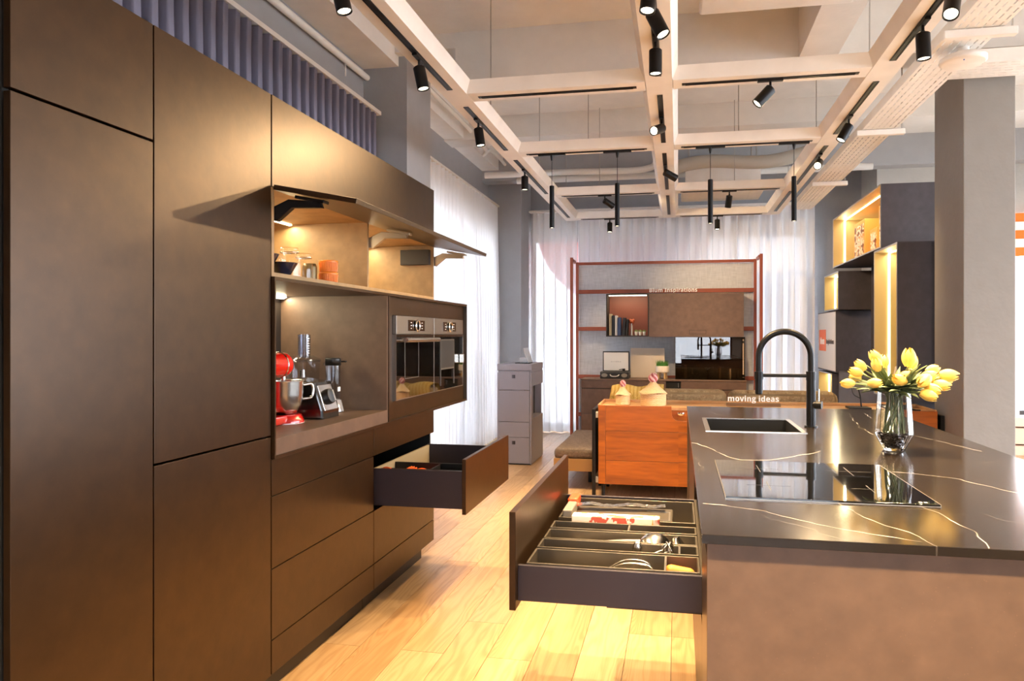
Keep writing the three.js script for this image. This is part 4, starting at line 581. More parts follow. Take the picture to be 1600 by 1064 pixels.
// ---------------------------------------------------------------- sideboard and what stands on it
const walnut = (off, a = [186, 100, 24], b = [100, 48, 8]) => tex(512, 256, (u, v) => { const w = fbm(u * 3 + off, v * 3 + off, 4), g = fbm(u * 1.5 + off, v * 22 + w * 3, 3), f = vn(u * 16 + off, v * 190) * .4 + vn(u * 4, v * 60 + off) * .6; return mixc(a, b, Math.min(1, .75 * g * g + .45 * f * f)); });
M.walnut = [0, 1, 2, 3].map((i) => std(0xffffff, 0.34, 0, { map: walnut(i * 5.3 + 2) }));
M.walnutPale = std(0xffffff, 0.45, 0, { map: walnut(9, [236, 190, 134], [206, 144, 86]) });
{
  const x0 = -0.66, x1 = 1.95, d0 = 5.93, d1 = 6.42, y0 = 0.115, y1 = 0.755, t = thing('sideboard', 'long orange walnut sideboard with a raised rim and notched front', 'sideboard', [0.65, 0, 6.17]);
  part(t, 'carcass', box(x0 + 0.01, x1 - 0.01, y0 + 0.01, y1 - 0.02, d0 + 0.022, d1), M.walnut[1]);
  part(t, 'top', box(x0, x1, y1 - 0.02, y1, d0 + 0.02, d1, 0.003), M.walnutPale);
  part(t, 'rim', join(box(x0, x1, y1, y1 + 0.024, d1 - 0.016, d1, 0.004), box(x0, x0 + 0.016, y1, y1 + 0.022, d0 + 0.02, d1 - 0.016, 0.004), box(x1 - 0.016, x1, y1, y1 + 0.022, d0 + 0.02, d1 - 0.016, 0.004), box(x0, x1, y1, y1 + 0.008, d0 + 0.012, d0 + 0.02)), M.walnutPale);
  // front boards; the pull notch is cut into the upper board near the island corner
  const xa = x0 + 0.066, xn = -0.057;
  part(t, 'corner_board', box(x0 + 0.004, xa - 0.002, y0, y1 + 0.014, d0, d0 + 0.02, 0.004), M.walnut[0]);
  const cols = [[xa, 0.63], [0.634, 1.3], [1.304, 1.72], [1.724, x1]];
  for (const [ci, [a, b]] of cols.entries()) {
    part(t, 'front_board', box(a, b - 0.003, y0, 0.31, d0, d0 + 0.02, 0.002), M.walnut[(ci + 1) % 4]); part(t, 'front_board', box(a, b - 0.003, 0.313, 0.555, d0, d0 + 0.02, 0.002), M.walnut[(ci + 2) % 4]);
    const s = new THREE.Shape(), yT = y1 + 0.012; s.moveTo(a, 0.558); s.lineTo(b - 0.003, 0.558);
    if (ci === 0) { s.lineTo(b - 0.003, yT); s.lineTo(0.22, yT); s.lineTo(0.22, 0.72); s.quadraticCurveTo(0.22, 0.65, 0.15, 0.65); s.lineTo(0.01, 0.65); s.quadraticCurveTo(xn, 0.65, xn, 0.72); s.lineTo(xn, yT); s.lineTo(a, yT); } else { s.lineTo(b - 0.003, yT); s.lineTo(a, yT); } s.closePath();
    const g = new THREE.ExtrudeGeometry(s, { depth: 0.018, bevelEnabled: true, bevelSize: 0.001, bevelThickness: 0.001, bevelSegments: 1 }); g.translate(0, 0, -(d0 + 0.019)); part(t, 'front_board', uvm(g), M.walnut[(ci + 3) % 4]);
  }
  part(t, 'cup_pull', lathe([[0, 0], [0.025, 0.002], [0.034, 0.014], [0.036, 0.03], [0.032, 0.03], [0.028, 0.012], [0, 0.006]], 0.02, 0.69, d0 + 0.012, 28), M.chrome);
  for (const [x, d] of [[x0 + 0.04, d0 + 0.05], [x1 - 0.06, d0 + 0.05], [x0 + 0.04, d1 - 0.04], [x1 - 0.06, d1 - 0.04]]) part(t, 'leg', cyl(x, 0, y0 + 0.01, d, 0.013, 0.016, 12), M.blackMetal);
  for (const [x, w] of [[x0 - 0.033, 0.014], [x1 + 0.03, 0.014]]) { const f = part(t, 'side_frame', join(box(x - w, x + w, 0, 0.735, d0 - 0.01, d0 + 0.025, 0.002), box(x - w, x + w, 0, 0.735, d1 - 0.03, d1, 0.002), box(x - w, x + w, 0.7, 0.735, d0 + 0.025, d1 - 0.03)), M.blackMetal); part(f, 'side_pad', box(x - 0.006, x + 0.01, 0.18, 0.67, d0 + 0.03, d1 - 0.035), M.black); }
  for (const y of [y0 + 0.005, 0.66]) part(t, 'bracket', box(x0 - 0.02, x0 + 0.006, y, y + 0.05, d0 + 0.02, d0 + 0.06, 0.004), std(0xe8e4de, 0.4));
}
const font = await new FontLoader().loadAsync('fonts/droid/droid_sans_bold.typeface.json');
function lettering(text, h, depth) { const g = new TextGeometry(text, { font, size: h, depth, curveSegments: 4, bevelEnabled: false }); g.computeBoundingBox(); return g; }
{
  const g = lettering('moving ideas', 0.06, 0.012), b = g.boundingBox, s = 0.405 / (b.max.x - b.min.x); g.scale(s, s, 1); g.translate(0.403 - b.min.x * s, 0.804, -6.12);
  const t = thing('letter_sign', 'white cut-out letters on a dark bar on the sideboard', 'sign', [0.6, 0.763, 6.12]); part(t, 'letters', g, std(0xffffff, 0.5)); part(t, 'base_bar', box(0.392, 0.822, 0.764, 0.79, 6.095, 6.135, 0.001), std(0x6a5138, 0.5));
}
const weave = tex(256, 256, (u, v) => { const a = Math.sin(u * 2 * Math.PI * 24), b = Math.sin(v * 2 * Math.PI * 24), k = 0.5 + 0.25 * a * Math.sign(b) + 0.25 * b; return mixc([214, 176, 122], [246, 222, 180], k * 0.6 + 0.4 * vn(u * 64, v * 64, 64, 64)); }), weaveB = tex(256, 256, (u, v) => 127 + 60 * Math.sin(u * 2 * Math.PI * 24) * Math.sign(Math.sin(v * 2 * Math.PI * 24)) + 60 * Math.sin(v * 2 * Math.PI * 24), { srgb: false });
M.wicker = std(0xffffff, 0.85, 0, { map: weave, bumpMap: weaveB, bumpScale: 0.002 });
function basket(x, d, R, h, label) {
  const y = 0.756, t = thing('lidded_basket', label, 'basket', [x, y, d], 'lidded baskets');
  const body = lathe([[0, 0], [R * 0.96, 0], [R, 0.008], [R, h], [R * 0.97, h]], x, y, d, 40); part(t, 'body', body, M.wicker);
  const lid = lathe([[0, h * 1.95], [R * 0.2, h * 1.92], [R * 0.6, h * 1.45], [R * 1.08, h * 1.06], [R * 1.12, h * 1.0], [R * 1.02, h * 0.98]], x, y, d, 40), lp = lid.attributes.position; for (let i = 0; i < lp.count; i++) { const a = Math.atan2(lp.getZ(i) + d, lp.getX(i) - x); const rx = Math.hypot(lp.getX(i) - x, lp.getZ(i) + d); if (rx > R * 0.9) lp.setY(i, lp.getY(i) + 0.006 * Math.sin(a * 3 + x * 9)); } lid.computeVertexNormals(); part(t, 'lid', lid, M.wicker);
  const pf = []; for (let i = 0; i < 60; i++) { const a = i * 2.4, z = 1 - 2 * (i + .5) / 60, r = Math.sqrt(1 - z * z), q = new THREE.SphereGeometry(0.009, 7, 5); q.scale(1, 1.5, 1); q.translate(x + R * 0.3 * r * Math.cos(a), y + h * 1.95 + R * 0.26 + R * 0.3 * z, -(d + R * 0.3 * r * Math.sin(a))); pf.push(q); }
  const half = pf.length / 2 | 0; part(t, 'pompom', join(ball(x, y + h * 1.95 + R * 0.26, d, R * 0.28), ...pf.filter((_, i) => i % 2)), std(0xc0686a, 0.9), 'red and pink woollen pompom'); part(t, 'pompom_tufts', join(...pf.filter((_, i) => !(i % 2))), std(0xe9c0c0, 0.9));
}
basket(-0.466, 6.12, 0.062, 0.085, 'small woven lidded basket with a pompom on the sideboard'); basket(-0.21, 6.12, 0.108, 0.105, 'large woven lidded basket with a pompom on the sideboard');
single('bud_stand', 'small black twig holder on the sideboard behind the vase', 'ornament', join(box(1.35, 1.52, 0.756, 0.77, 6.1, 6.25, 0.004), tube([[1.46, 0.77, 6.18], [1.45, 0.86, 6.18], [1.43, 0.93, 6.17]], 0.006), tube([[1.45, 0.84, 6.18], [1.4, 0.87, 6.17], [1.38, 0.93, 6.17]], 0.004)), M.black);
single('black_tray', 'thin black tray at the right end of the sideboard', 'tray', join(box(1.62, 1.85, 0.756, 0.764, 6.0, 6.3, 0.003), box(1.62, 1.85, 0.764, 0.772, 6.0, 6.008), box(1.62, 1.85, 0.764, 0.772, 6.292, 6.3)), M.black);
// ---------------------------------------------------------------- sofa
const boucleB = tex(256, 256, (u, v) => 255 * (0.5 * vn(u * 60, v * 60, 60, 60) + 0.5 * vn(u * 120, v * 120, 120, 120)), { srgb: false }), boucleC = (a, b) => tex(256, 256, (u, v) => mixc(a, b, 0.6 * vn(u * 70, v * 70, 70, 70) + 0.4 * vn(u * 24, v * 24, 24, 24)), { rx: 2, ry: 2 });
M.boucle = std(0xffffff, 0.95, 0, { map: boucleC([156, 126, 86], [214, 188, 144]), bumpMap: boucleB, bumpScale: 0.004 });
M.seat = std(0xffffff, 0.95, 0, { map: boucleC([98, 84, 76], [138, 122, 110]), bumpMap: boucleB, bumpScale: 0.003 });
{
  const t = thing('sofa', 'brown boucle sofa seen from behind with a low chaise end', 'sofa', [0.15, 0, 6.9]);
  part(t, 'back_cushion', box(-0.62, 0.425, 0.42, 0.862, 6.5, 6.74, 0.07), M.boucle); part(t, 'back_cushion', box(0.435, 1.36, 0.42, 0.858, 6.5, 6.74, 0.07), M.boucle);
  part(t, 'seat_cushion', box(-1.08, -0.72, 0.265, 0.355, 6.2, 7.5, 0.035), M.seat); part(t, 'seat_cushion', box(-0.62, 0.425, 0.265, 0.45, 6.74, 7.5, 0.04), M.seat); part(t, 'seat_cushion', box(0.435, 1.36, 0.265, 0.45, 6.74, 7.5, 0.04), M.seat);
  part(t, 'base_board', box(-1.08, 1.36, 0.16, 0.268, 6.5, 7.5, 0.003), std(0xa8814f, 0.5)); part(t, 'base_board', box(-1.08, -0.72, 0.16, 0.268, 6.2, 6.5, 0.003), std(0xa8814f, 0.5)); part(t, 'plinth', box(-0.45, 1.2, 0, 0.16, 6.62, 7.4), M.gap); for (const [x, d] of [[-1.0, 7.4], [-0.8, 6.55]]) part(t, 'leg', box(x - 0.015, x + 0.015, 0, 0.16, d - 0.015, d + 0.015), M.blackMetal);
}
{
  const knit = tex(256, 256, (u, v) => { const k = Math.abs(Math.sin(u * Math.PI * 14)) * .5 + Math.abs(Math.sin((v + Math.abs(((u * 14) % 1) - .5) * .05) * Math.PI * 36)) * .5; return mixc([212, 158, 56], [250, 220, 134], k); }), kb = tex(256, 256, (u, v) => 255 * (Math.abs(Math.sin(u * Math.PI * 14)) * .5 + Math.abs(Math.sin((v + Math.abs(((u * 14) % 1) - .5) * .05) * Math.PI * 36)) * .5), { srgb: false });
  const n = 40, m = 24, pos = [], uv = [], idx = []; const path = [[6.46, 0.66], [6.465, 0.78], [6.475, 0.84], [6.5, 0.872], [6.56, 0.888], [6.66, 0.886], [6.74, 0.87], [6.77, 0.82], [6.775, 0.7]];
  const cr = new THREE.CatmullRomCurve3(path.map(([d, y]) => new THREE.Vector3(0, y, -d)));
  for (let j = 0; j <= m; j++) { const c = cr.getPoint(j / m); for (let i = 0; i <= n; i++) { const u = i / n, x = -0.6 + u * 0.47 + 0.05 * (0.5 - u) * (j < 6 ? -(6 - j) / 6 : 0); pos.push(x, c.y + 0.016 * (vn(u * 6, j * .3) - .2) + 0.012 * Math.sin(u * 9), c.z - (j < 10 ? -0.008 * vn(u * 8, j * .4) : 0)); uv.push(u, j / m); } }
  for (let j = 0; j < m; j++) for (let i = 0; i < n; i++) { const a = j * (n + 1) + i, b = a + n + 1; idx.push(a, a + 1, b, b, a + 1, b + 1); } const g = new THREE.BufferGeometry(); g.setAttribute('position', new THREE.Float32BufferAttribute(pos, 3)); g.setAttribute('uv', new THREE.Float32BufferAttribute(uv, 2)); g.setIndex(idx); g.computeVertexNormals();
  single('knit_throw', 'mustard yellow knitted throw over the sofa back', 'throw', g, std(0xffffff, 0.95, 0, { map: knit, bumpMap: kb, bumpScale: 0.006, side: THREE.DoubleSide }));
}
// ---------------------------------------------------------------- grey drawer pedestal
{
  const x0 = -1.865, x1 = -1.5, d0 = 7.27, d1 = 7.9, y1 = 1.05, gr = std(0x9a959c, 0.5, 0, { bumpMap: fineBump, bumpScale: 0.0001 }), dk = std(0x3a373b, 0.6), t = thing('drawer_pedestal', 'tall grey drawer cabinet near the left curtain', 'cabinet', [-1.68, 0, 7.58]), w = 0.016;
  part(t, 'body', join(box(x0, x0 + w, 0.01, 0.96, d0, d1), box(x1 - w, x1, 0.01, 0.48, d0, d1), box(x1 - w, x1, 0.82, 0.96, d0, d1), box(x1 - w, x1, 0.48, 0.82, d0, d0 + 0.09), box(x0 + w, x1 - w, 0.01, 0.03, d0 + 0.02, d1), box(x0 + w, x1 - w, 0.46, 0.48, d0 + 0.02, d1), box(x0 + w, x1 - w, 0.82, 0.84, d0 + 0.02, d1), box(x0 + w, x1 - w, 0.03, 0.96, d1 - 0.01, d1)), gr); part(t, 'foot', box(x0 + 0.01, x1 - 0.01, 0, 0.012, d0 + 0.01, d1 - 0.01), M.black);
  part(t, 'top_tray', join(box(x0 - 0.002, x1 + 0.002, 0.985, y1, d0 - 0.002, d1 + 0.002, 0.003), box(x0 + 0.004, x1 - 0.004, 0.96, 0.985, d0 + 0.02, d1 - 0.004)), gr); part(t, 'recess', box(x1 - 0.1, x1 - 0.09, 0.48, 0.82, d0 + 0.09, d1 - 0.01), dk);
  const rows = [[0.015, 0.285, 1], [0.29, 0.445, 0], [0.45, 0.775, 0], [0.78, 0.975, 1]];
  for (const [a, b, pull] of rows) { const f = part(t, 'drawer_front', box(x0 + 0.018, x1 - 0.02, a, b, d0 - 0.004, d0 + 0.014, 0.0015), gr); if (pull) { const y = b - 0.055, x = -1.69; part(f, 'square_pull', join(box(x - 0.018, x + 0.018, y - 0.018, y + 0.018, d0 - 0.0055, d0 - 0.0042)), dk); part(f, 'pull_lip', join(box(x - 0.018, x - 0.004, y - 0.018, y + 0.018, d0 - 0.007, d0 - 0.0056)), std(0x5a565c, 0.5)); } }
  const tb = thing('tablet_stand', 'slanted tablet on a small stand on the grey cabinet', 'tablet', [-1.66, y1, 7.55]); const g = box(-0.006, 0.006, 0, 0.165, 7.42, 7.66, 0.003); g.translate(0, 0, 7.54); g.applyMatrix4(new THREE.Matrix4().makeRotationZ(0.32)); g.translate(-1.57, y1 + 0.008, -7.54); part(tb, 'screen_slab', g, std(0xc9c8ca, 0.3)); part(tb, 'stand_foot', box(-1.72, -1.56, y1, y1 + 0.008, 7.46, 7.62, 0.002), M.black); part(tb, 'holder', box(-1.68, -1.6, y1 + 0.008, y1 + 0.06, 7.5, 7.58, 0.006), std(0xe8e6e6, 0.35)); part(tb, 'strut', rod([-1.65, y1 + 0.03, 7.54], [-1.6, y1 + 0.1, 7.54], 0.006), M.steel);
}
// ---------------------------------------------------------------- red shelving frame with its cabinets, before the back curtains
const linen = tex(256, 256, (u, v) => { const k = 196 + 14 * vn(u * 128, v * 16, 128, 16) + 14 * vn(u * 16, v * 128, 16, 128); return [k, k + 2, k + 6]; }), DS = 9.2;
M.rust = std(0x9c5038, 0.5); M.cab2 = std(0x73594c, 0.45, 0, { map: speck });
{
  const t = thing('shelving_frame', 'rust red frame with a grey fabric back panel', 'shelving', [-0.18, 0, 9.3]), xa = -1.31, xb = 0.92, w = 0.035;
  for (const x of [xa, xb]) { part(t, 'post', box(x, x + w, 0, 2.3, DS, DS + w, 0.002), M.rust); part(t, 'post', box(x + (x < 0 ? -0.03 : 0.04), x + (x < 0 ? 0.005 : 0.075), 0, 2.33, DS - 0.3, DS - 0.265, 0.002), M.rust); part(t, 'side_rail', box(x + (x < 0 ? -0.03 : 0.03), x + (x < 0 ? 0.0 : 0.06), 2.285, 2.32, DS - 0.27, DS + w), M.rust); }
  part(t, 'top_rail', box(xa + w, xb, 2.262, 2.297, DS, DS + w, 0.002), M.rust); for (const y of [1.89, 1.41, 0.79, 0.3]) part(t, 'rail', box(xa + w, xb, y, y + 0.05, DS, DS + w, 0.002), M.rust);
  part(t, 'fabric_panel', box(xa + w, xb, 0.05, 2.26, DS + 0.05, DS + 0.075), std(0xffffff, 0.9, 0, { map: linen }));
  const g = lettering('Blum Inspirations', 0.055, 0.012), b = g.boundingBox, s = 0.59 / (b.max.x - b.min.x); g.scale(s, s, 1); g.translate(-0.36 - b.min.x * s, 1.895, -(DS - 0.09)); const ls = thing('letter_sign', 'white cut-out letters along the top of the wall cabinet', 'sign', [-0.06, 1.87, DS - 0.09]); part(ls, 'letters', g, std(0xffffff, 0.5));
}
{
  const f = DS - 0.32, t = thing('wall_unit', 'brown wall cabinet with an open lit shelf on the red frame', 'cabinet', [-0.05, 1.335, 9.05]), w = 0.014, a = -0.916, m = -0.369, b = 0.79, y0 = 1.335, y1 = 1.865, D1 = DS - 0.002, sc = f / DS;
  const A = a * sc, Mx = m * sc, Bx = 0.8 * sc;
  part(t, 'shelf_box', join(box(A, Mx, y0, y0 + w, f, D1), box(A, Mx, y1 - w, y1, f, D1), box(A, A + w, y0 + w, y1 - w, f, D1), box(Mx - w, Mx, y0 + w, y1 - w, f, D1)), M.cabEdge); part(t, 'shelf_back', box(A + w, Mx - w, y0 + w, y1 - w, D1 - 0.01, D1), std(0x7a3e2c, 0.5));
  part(t, 'cabinet_box', box(Mx, Bx, y0, y1, f + 0.02, D1), M.cabEdge); const dr = part(t, 'door', box(Mx + 0.002, Bx, y0 - 0.003, y1, f, f + 0.019, 0.0015), M.cab2); part(dr, 'grip_groove', join(box(0.13, 0.33, y0 + 0.03, y0 + 0.034, f - 0.0015, f), box(0.13, 0.33, y0 + 0.075, y0 + 0.079, f - 0.0015, f), box(0.13, 0.134, y0 + 0.034, y0 + 0.075, f - 0.0015, f), box(0.326, 0.33, y0 + 0.034, y0 + 0.075, f - 0.0015, f)), M.cabEdge);
  stripLight('led_strip', t, [A + 0.03, y1 - w - 0.005, f + 0.06], [Mx - 0.03, y1 - w - 0.005, f + 0.06], 0.014, [0, -1, 0.4], 0.3, M.ledWhite);
  // books and ornaments on the open shelf
  const yb = y0 + w; let bx = A + 0.03; const bk = [[0.035, 0.27, 0xd8c8a4, 'tan spined'], [0.04, 0.25, 0x23242a, 'tallest black'], [0.03, 0.25, 0xe6e4de, 'thin white'], [0.045, 0.225, 0x3a4f74, 'blue'], [0.04, 0.22, 0x26262c, 'black leaning'], [0.03, 0.2, 0x1e1e22, 'slim black leaning']];
  bk.forEach(([bw, bh, c, n], i) => { const g = box(0, bw - 0.003, 0, bh, f + 0.06, f + 0.23, 0.003); if (i > 3) g.applyMatrix4(new THREE.Matrix4().makeRotationZ(-0.07)); const lean = i > 3 ? bw * Math.sin(0.07) : 0; g.translate(bx, yb + lean, 0); const bt = thing('book', n + ' book standing on the open lit shelf', 'book', [bx, yb, f + 0.14], 'books on the lit shelf'); part(bt, 'cover', g, std(c, 0.5)); bx += bw + (i > 2 ? 0.008 : 0); });
  single('bookend_rod', 'thin pale rod bookend beside the leaning books', 'bookend', box(bx + 0.03, bx + 0.038, yb, yb + 0.15, f + 0.1, f + 0.16), M.brushed);
  const fx = A + 0.31; const fg = thing('wooden_figure', 'small wooden figure on a white stem on the lit shelf', 'ornament', [fx, yb, f + 0.14]); part(fg, 'stem', lathe([[0, 0], [0.018, 0], [0.012, 0.02], [0.009, 0.13], [0, 0.13]], fx, yb, f + 0.14, 16), std(0xe6d6c6, 0.5)); part(fg, 'bloom', join(ball(fx, yb + 0.17, f + 0.14, 0.03, 1, 1.1, .8), ball(fx - 0.02, yb + 0.19, f + 0.14, 0.018), ball(fx + 0.02, yb + 0.19, f + 0.14, 0.018)), std(0xa84e2c, 0.6));
  [[0.37, 'left'], [0.42, 'middle'], [0.47, 'right']].forEach(([o, n]) => { const px = A + o - 0.005, pt = thing('succulent_pot', 'tiny succulent in a white cup, ' + n + ' of three', 'potted plant', [px, yb, f + 0.1], 'tiny succulents'); part(pt, 'pot', lathe([[0, 0], [0.015, 0], [0.021, 0.05], [0.018, 0.05], [0.014, 0.04], [0, 0.04]], px, yb, f + 0.1, 20), std(0xf0eae0, 0.5)); const lv = []; for (let i = 0; i < 14; i++) { const an = i * 2.4, r = 0.006 + 0.0008 * i, q = new THREE.ConeGeometry(0.006, 0.03, 6); q.rotateZ(0.15 + 0.05 * i); q.rotateY(an); q.translate(px + r * Math.cos(an), yb + 0.06, -(f + 0.1 + r * Math.sin(an))); lv.push(q); } part(pt, 'leaves', join(...lv), std(0x6a7a3e, 0.7)); });
}
{
  const f = DS - 0.34, sc = f / DS, t = thing('glass_display', 'smoked glass display cabinet under the wall cabinet', 'display cabinet', [0.38, 0.812, 9.04]), a = -0.04 * sc, b = 0.815 * sc, y0 = 0.814, y1 = 1.33, D1 = DS - 0.002, w = 0.01;
  part(t, 'case', join(box(a, a + w, y0, y1, f, D1), box(b - w, b, y0, y1, f, D1), box(a + w, b - w, y0, y0 + w, f, D1), box(a + w, b - w, y1 - w, y1, f, D1)), M.cabEdge); part(t, 'case_back', box(a + w, b - w, y0 + w, y1 - w, D1 - 0.012, D1), std(0x5d4433, 0.5)); part(t, 'shelf', box(a + w, b - w, 1.075, 1.081, f + 0.02, D1 - 0.014), M.smoked); part(t, 'glass_door', box(a + 0.004, b - 0.004, y0 + 0.002, y1 - 0.002, f - 0.007, f - 0.002), M.smoked);
  for (const y of [y0 + 0.05, y1 - 0.06]) part(t, 'hinge', box(b - 0.05, b - 0.012, y - 0.015, y + 0.015, f, f + 0.02), M.black); stripLight('led_strip', t, [b - 0.018, y0 + 0.03, f + 0.03], [b - 0.018, y1 - 0.03, f + 0.03], 0.012, [-1, 0, 0.5], 0.22, M.ledWhite);
  single('photo_book', 'cream book leaning upright on the upper glass shelf', 'book', box(a + 0.05, a + 0.13, 1.0815, 1.24, f + 0.12, f + 0.14, 0.003), std(0xd8bc8c, 0.6));
  single('photo_book', 'white spined book in the lower display shelf', 'book', box(a + 0.11, a + 0.14, y0 + w, y0 + w + 0.16, f + 0.08, f + 0.2, 0.003), std(0xe6e0d4, 0.6));
  const gl = thing('glass_lantern', 'green glass lantern block in the lower display shelf', 'lantern', [a + 0.21, y0 + w, f + 0.14]); part(gl, 'block', box(a + 0.145, a + 0.265, y0 + w, y0 + w + 0.17, f + 0.08, f + 0.2, 0.006), phys({ color: 0x34473a, roughness: 0.12, clearcoat: 0.8 })); const st = new THREE.ConeGeometry(0.014, 0.07, 4); st.translate(a + 0.205, y0 + 0.1, -(f + 0.076)); part(gl, 'flame_motif', st, std(0xe8e0b0, 0.4));
  [[0.53, 0.15, 0xc8a070, 'taller tan'], [0.65, 0.12, 0xeae0d2, 'white']].forEach(([o, h, c, n]) => single('pillar_candle', n + ' candle standing in the lower display shelf', 'candle', lathe([[0, 0], [0.018, 0], [0.018, h * 0.93], [0.012, h], [0, h]], a + o, y0 + w, f + 0.12, 20), std(c, 0.5), 'candles in the display'));
  single('perfume_bottle', 'small dark bottle near the right hinge of the display', 'bottle', lathe([[0, 0], [0.018, 0], [0.018, 0.05], [0.006, 0.06], [0.006, 0.075], [0.011, 0.076], [0.011, 0.1], [0, 0.1]], a + 0.745, y0 + w, f + 0.12, 16), M.black);
}
{
  const f = DS - 0.42, sc = f / DS, t = thing('low_cabinet', 'long dark brown low cabinet along the red frame', 'cabinet', [-0.2, 0, 8.98]), a = -1.24 * sc, b = 0.83 * sc, D1 = DS - 0.002, y1 = 0.812;
  part(t, 'carcass', box(a, b, 0.03, y1 - 0.02, f + 0.02, D1), M.cabEdge); part(t, 'top', box(a - 0.004, b + 0.004, y1 - 0.018, y1, f - 0.003, D1, 0.002), M.cab2); for (const [p, q] of [[a, -0.5], [-0.496, -0.15], [0.03, b]]) { part(t, 'drawer_front', box(p, q, 0.70, 0.79, f, f + 0.019, 0.001), M.cab2); part(t, 'drawer_front', box(p, q, 0.385, 0.69, f, f + 0.019, 0.001), M.cab2); part(t, 'drawer_front', box(p, q, 0.05, 0.38, f, f + 0.019, 0.001), M.cab2); } part(t, 'open_compartment', box(-0.146, 0.026, 0.05, 0.79, f + 0.012, f + 0.02), M.gap); part(t, 'bottle_handle', rod([0.0, 0.72, f + 0.006], [0.0, 0.775, f + 0.006], 0.004, 8), M.brushed);
}
{ // record player in a case, board and grass pot on the low cabinet
  const d = 8.93, t = thing('record_player', 'black suitcase record player with its white lid open', 'record player', [-0.775, 0.813, d]);
  part(t, 'case', box(-0.955, -0.6, 0.813, 0.9, d - 0.1, d + 0.1, 0.008), std(0x23211f, 0.6)); const lid = part(t, 'lid', box(-0.94, -0.605, 0.9, 1.15, d + 0.085, d + 0.105, 0.004), std(0x2a2826, 0.6));
  const cv = document.createElement('canvas'); cv.width = 512; cv.height = 384; const c = cv.getContext('2d'); c.fillStyle = '#efe9df'; c.fillRect(0, 0, 512, 384); c.fillStyle = '#6a645c'; c.font = '30px sans-serif'; 'victrola'.toUpperCase().split('').forEach((ch, i) => c.fillText(ch, 152 + i * 27, 208)); const ct = new THREE.CanvasTexture(cv); ct.colorSpace = THREE.SRGBColorSpace;
  const lg = new THREE.PlaneGeometry(0.31, 0.225); lg.translate(-0.7725, 1.022, -(d + 0.0835)); part(lid, 'lining', lg, std(0xffffff, 0.7, 0, { map: ct }));
  for (const x of [-0.9, -0.655]) { const s = new THREE.CylinderGeometry(0.03, 0.03, 0.004, 24); s.rotateX(Math.PI / 2); s.scale(1.25, 0.8, 1); s.translate(x, 0.857, -(d - 0.102)); part(t, 'speaker_mesh', s, std(0x8a8274, 0.8)); } part(t, 'handle', tube([[-0.83, 0.865, d - 0.1], [-0.815, 0.85, d - 0.125], [-0.775, 0.843, d - 0.13], [-0.735, 0.85, d - 0.125], [-0.72, 0.865, d - 0.1]], 0.006), std(0xb8b4ae, 0.4)); part(t, 'tone_arm', join(cyl(-0.67, 0.9, 0.935, d + 0.02, 0.018), rod([-0.67, 0.93, d + 0.02], [-0.72, 0.925, d - 0.05], 0.005)), M.black); part(t, 'platter', cyl(-0.79, 0.9, 0.906, d, 0.085, 0.085, 36), M.black);
  const bd = box(-0.6, -0.17, 0, 0.375, 0, 0.012, 0.002); bd.applyMatrix4(new THREE.Matrix4().makeRotationX(-0.06)); bd.translate(0, 0.814, -9.13); single('pin_board', 'plain cream board leaning behind the record player and plant', 'board', bd, std(0xe4d2bc, 0.7));
  const gx = -0.195, gd = 8.95, p = thing('grass_pot', 'green grass in a white pot on wooden legs', 'potted plant', [gx, 0.813, gd]); part(p, 'pot', lathe([[0, 0.08], [0.075, 0.08], [0.083, 0.088], [0.083, 0.158], [0.077, 0.16], [0.073, 0.15], [0, 0.148]], gx, 0.813, gd, 32), std(0xf0e4d4, 0.5)); for (let i = 0; i < 4; i++) { const a = i * Math.PI / 2 + 0.5; part(p, 'leg', rod([gx + 0.06 * Math.cos(a), 0.814, gd + 0.06 * Math.sin(a)], [gx + 0.052 * Math.cos(a), 0.9, gd + 0.052 * Math.sin(a)], 0.012, 10), std(0xd8b27c, 0.5)); }
  const bl = []; for (let i = 0; i < 260; i++) { const a = rr(0, 6.28), r = 0.07 * Math.sqrt(rnd()), h = rr(0.05, 0.1), q = new THREE.ConeGeometry(0.0035, h, 4); q.translate(0, h / 2, 0); q.rotateZ(rr(-.35, .35)); q.rotateX(rr(-.35, .35)); q.translate(gx + r * Math.cos(a), 0.958, -(gd + r * Math.sin(a))); bl.push(q); } const gm = part(p, 'grass', join(...bl), std(0x4c8a36, 0.6), 'short green grass blades'); gm.userData.kind = 'stuff';
}
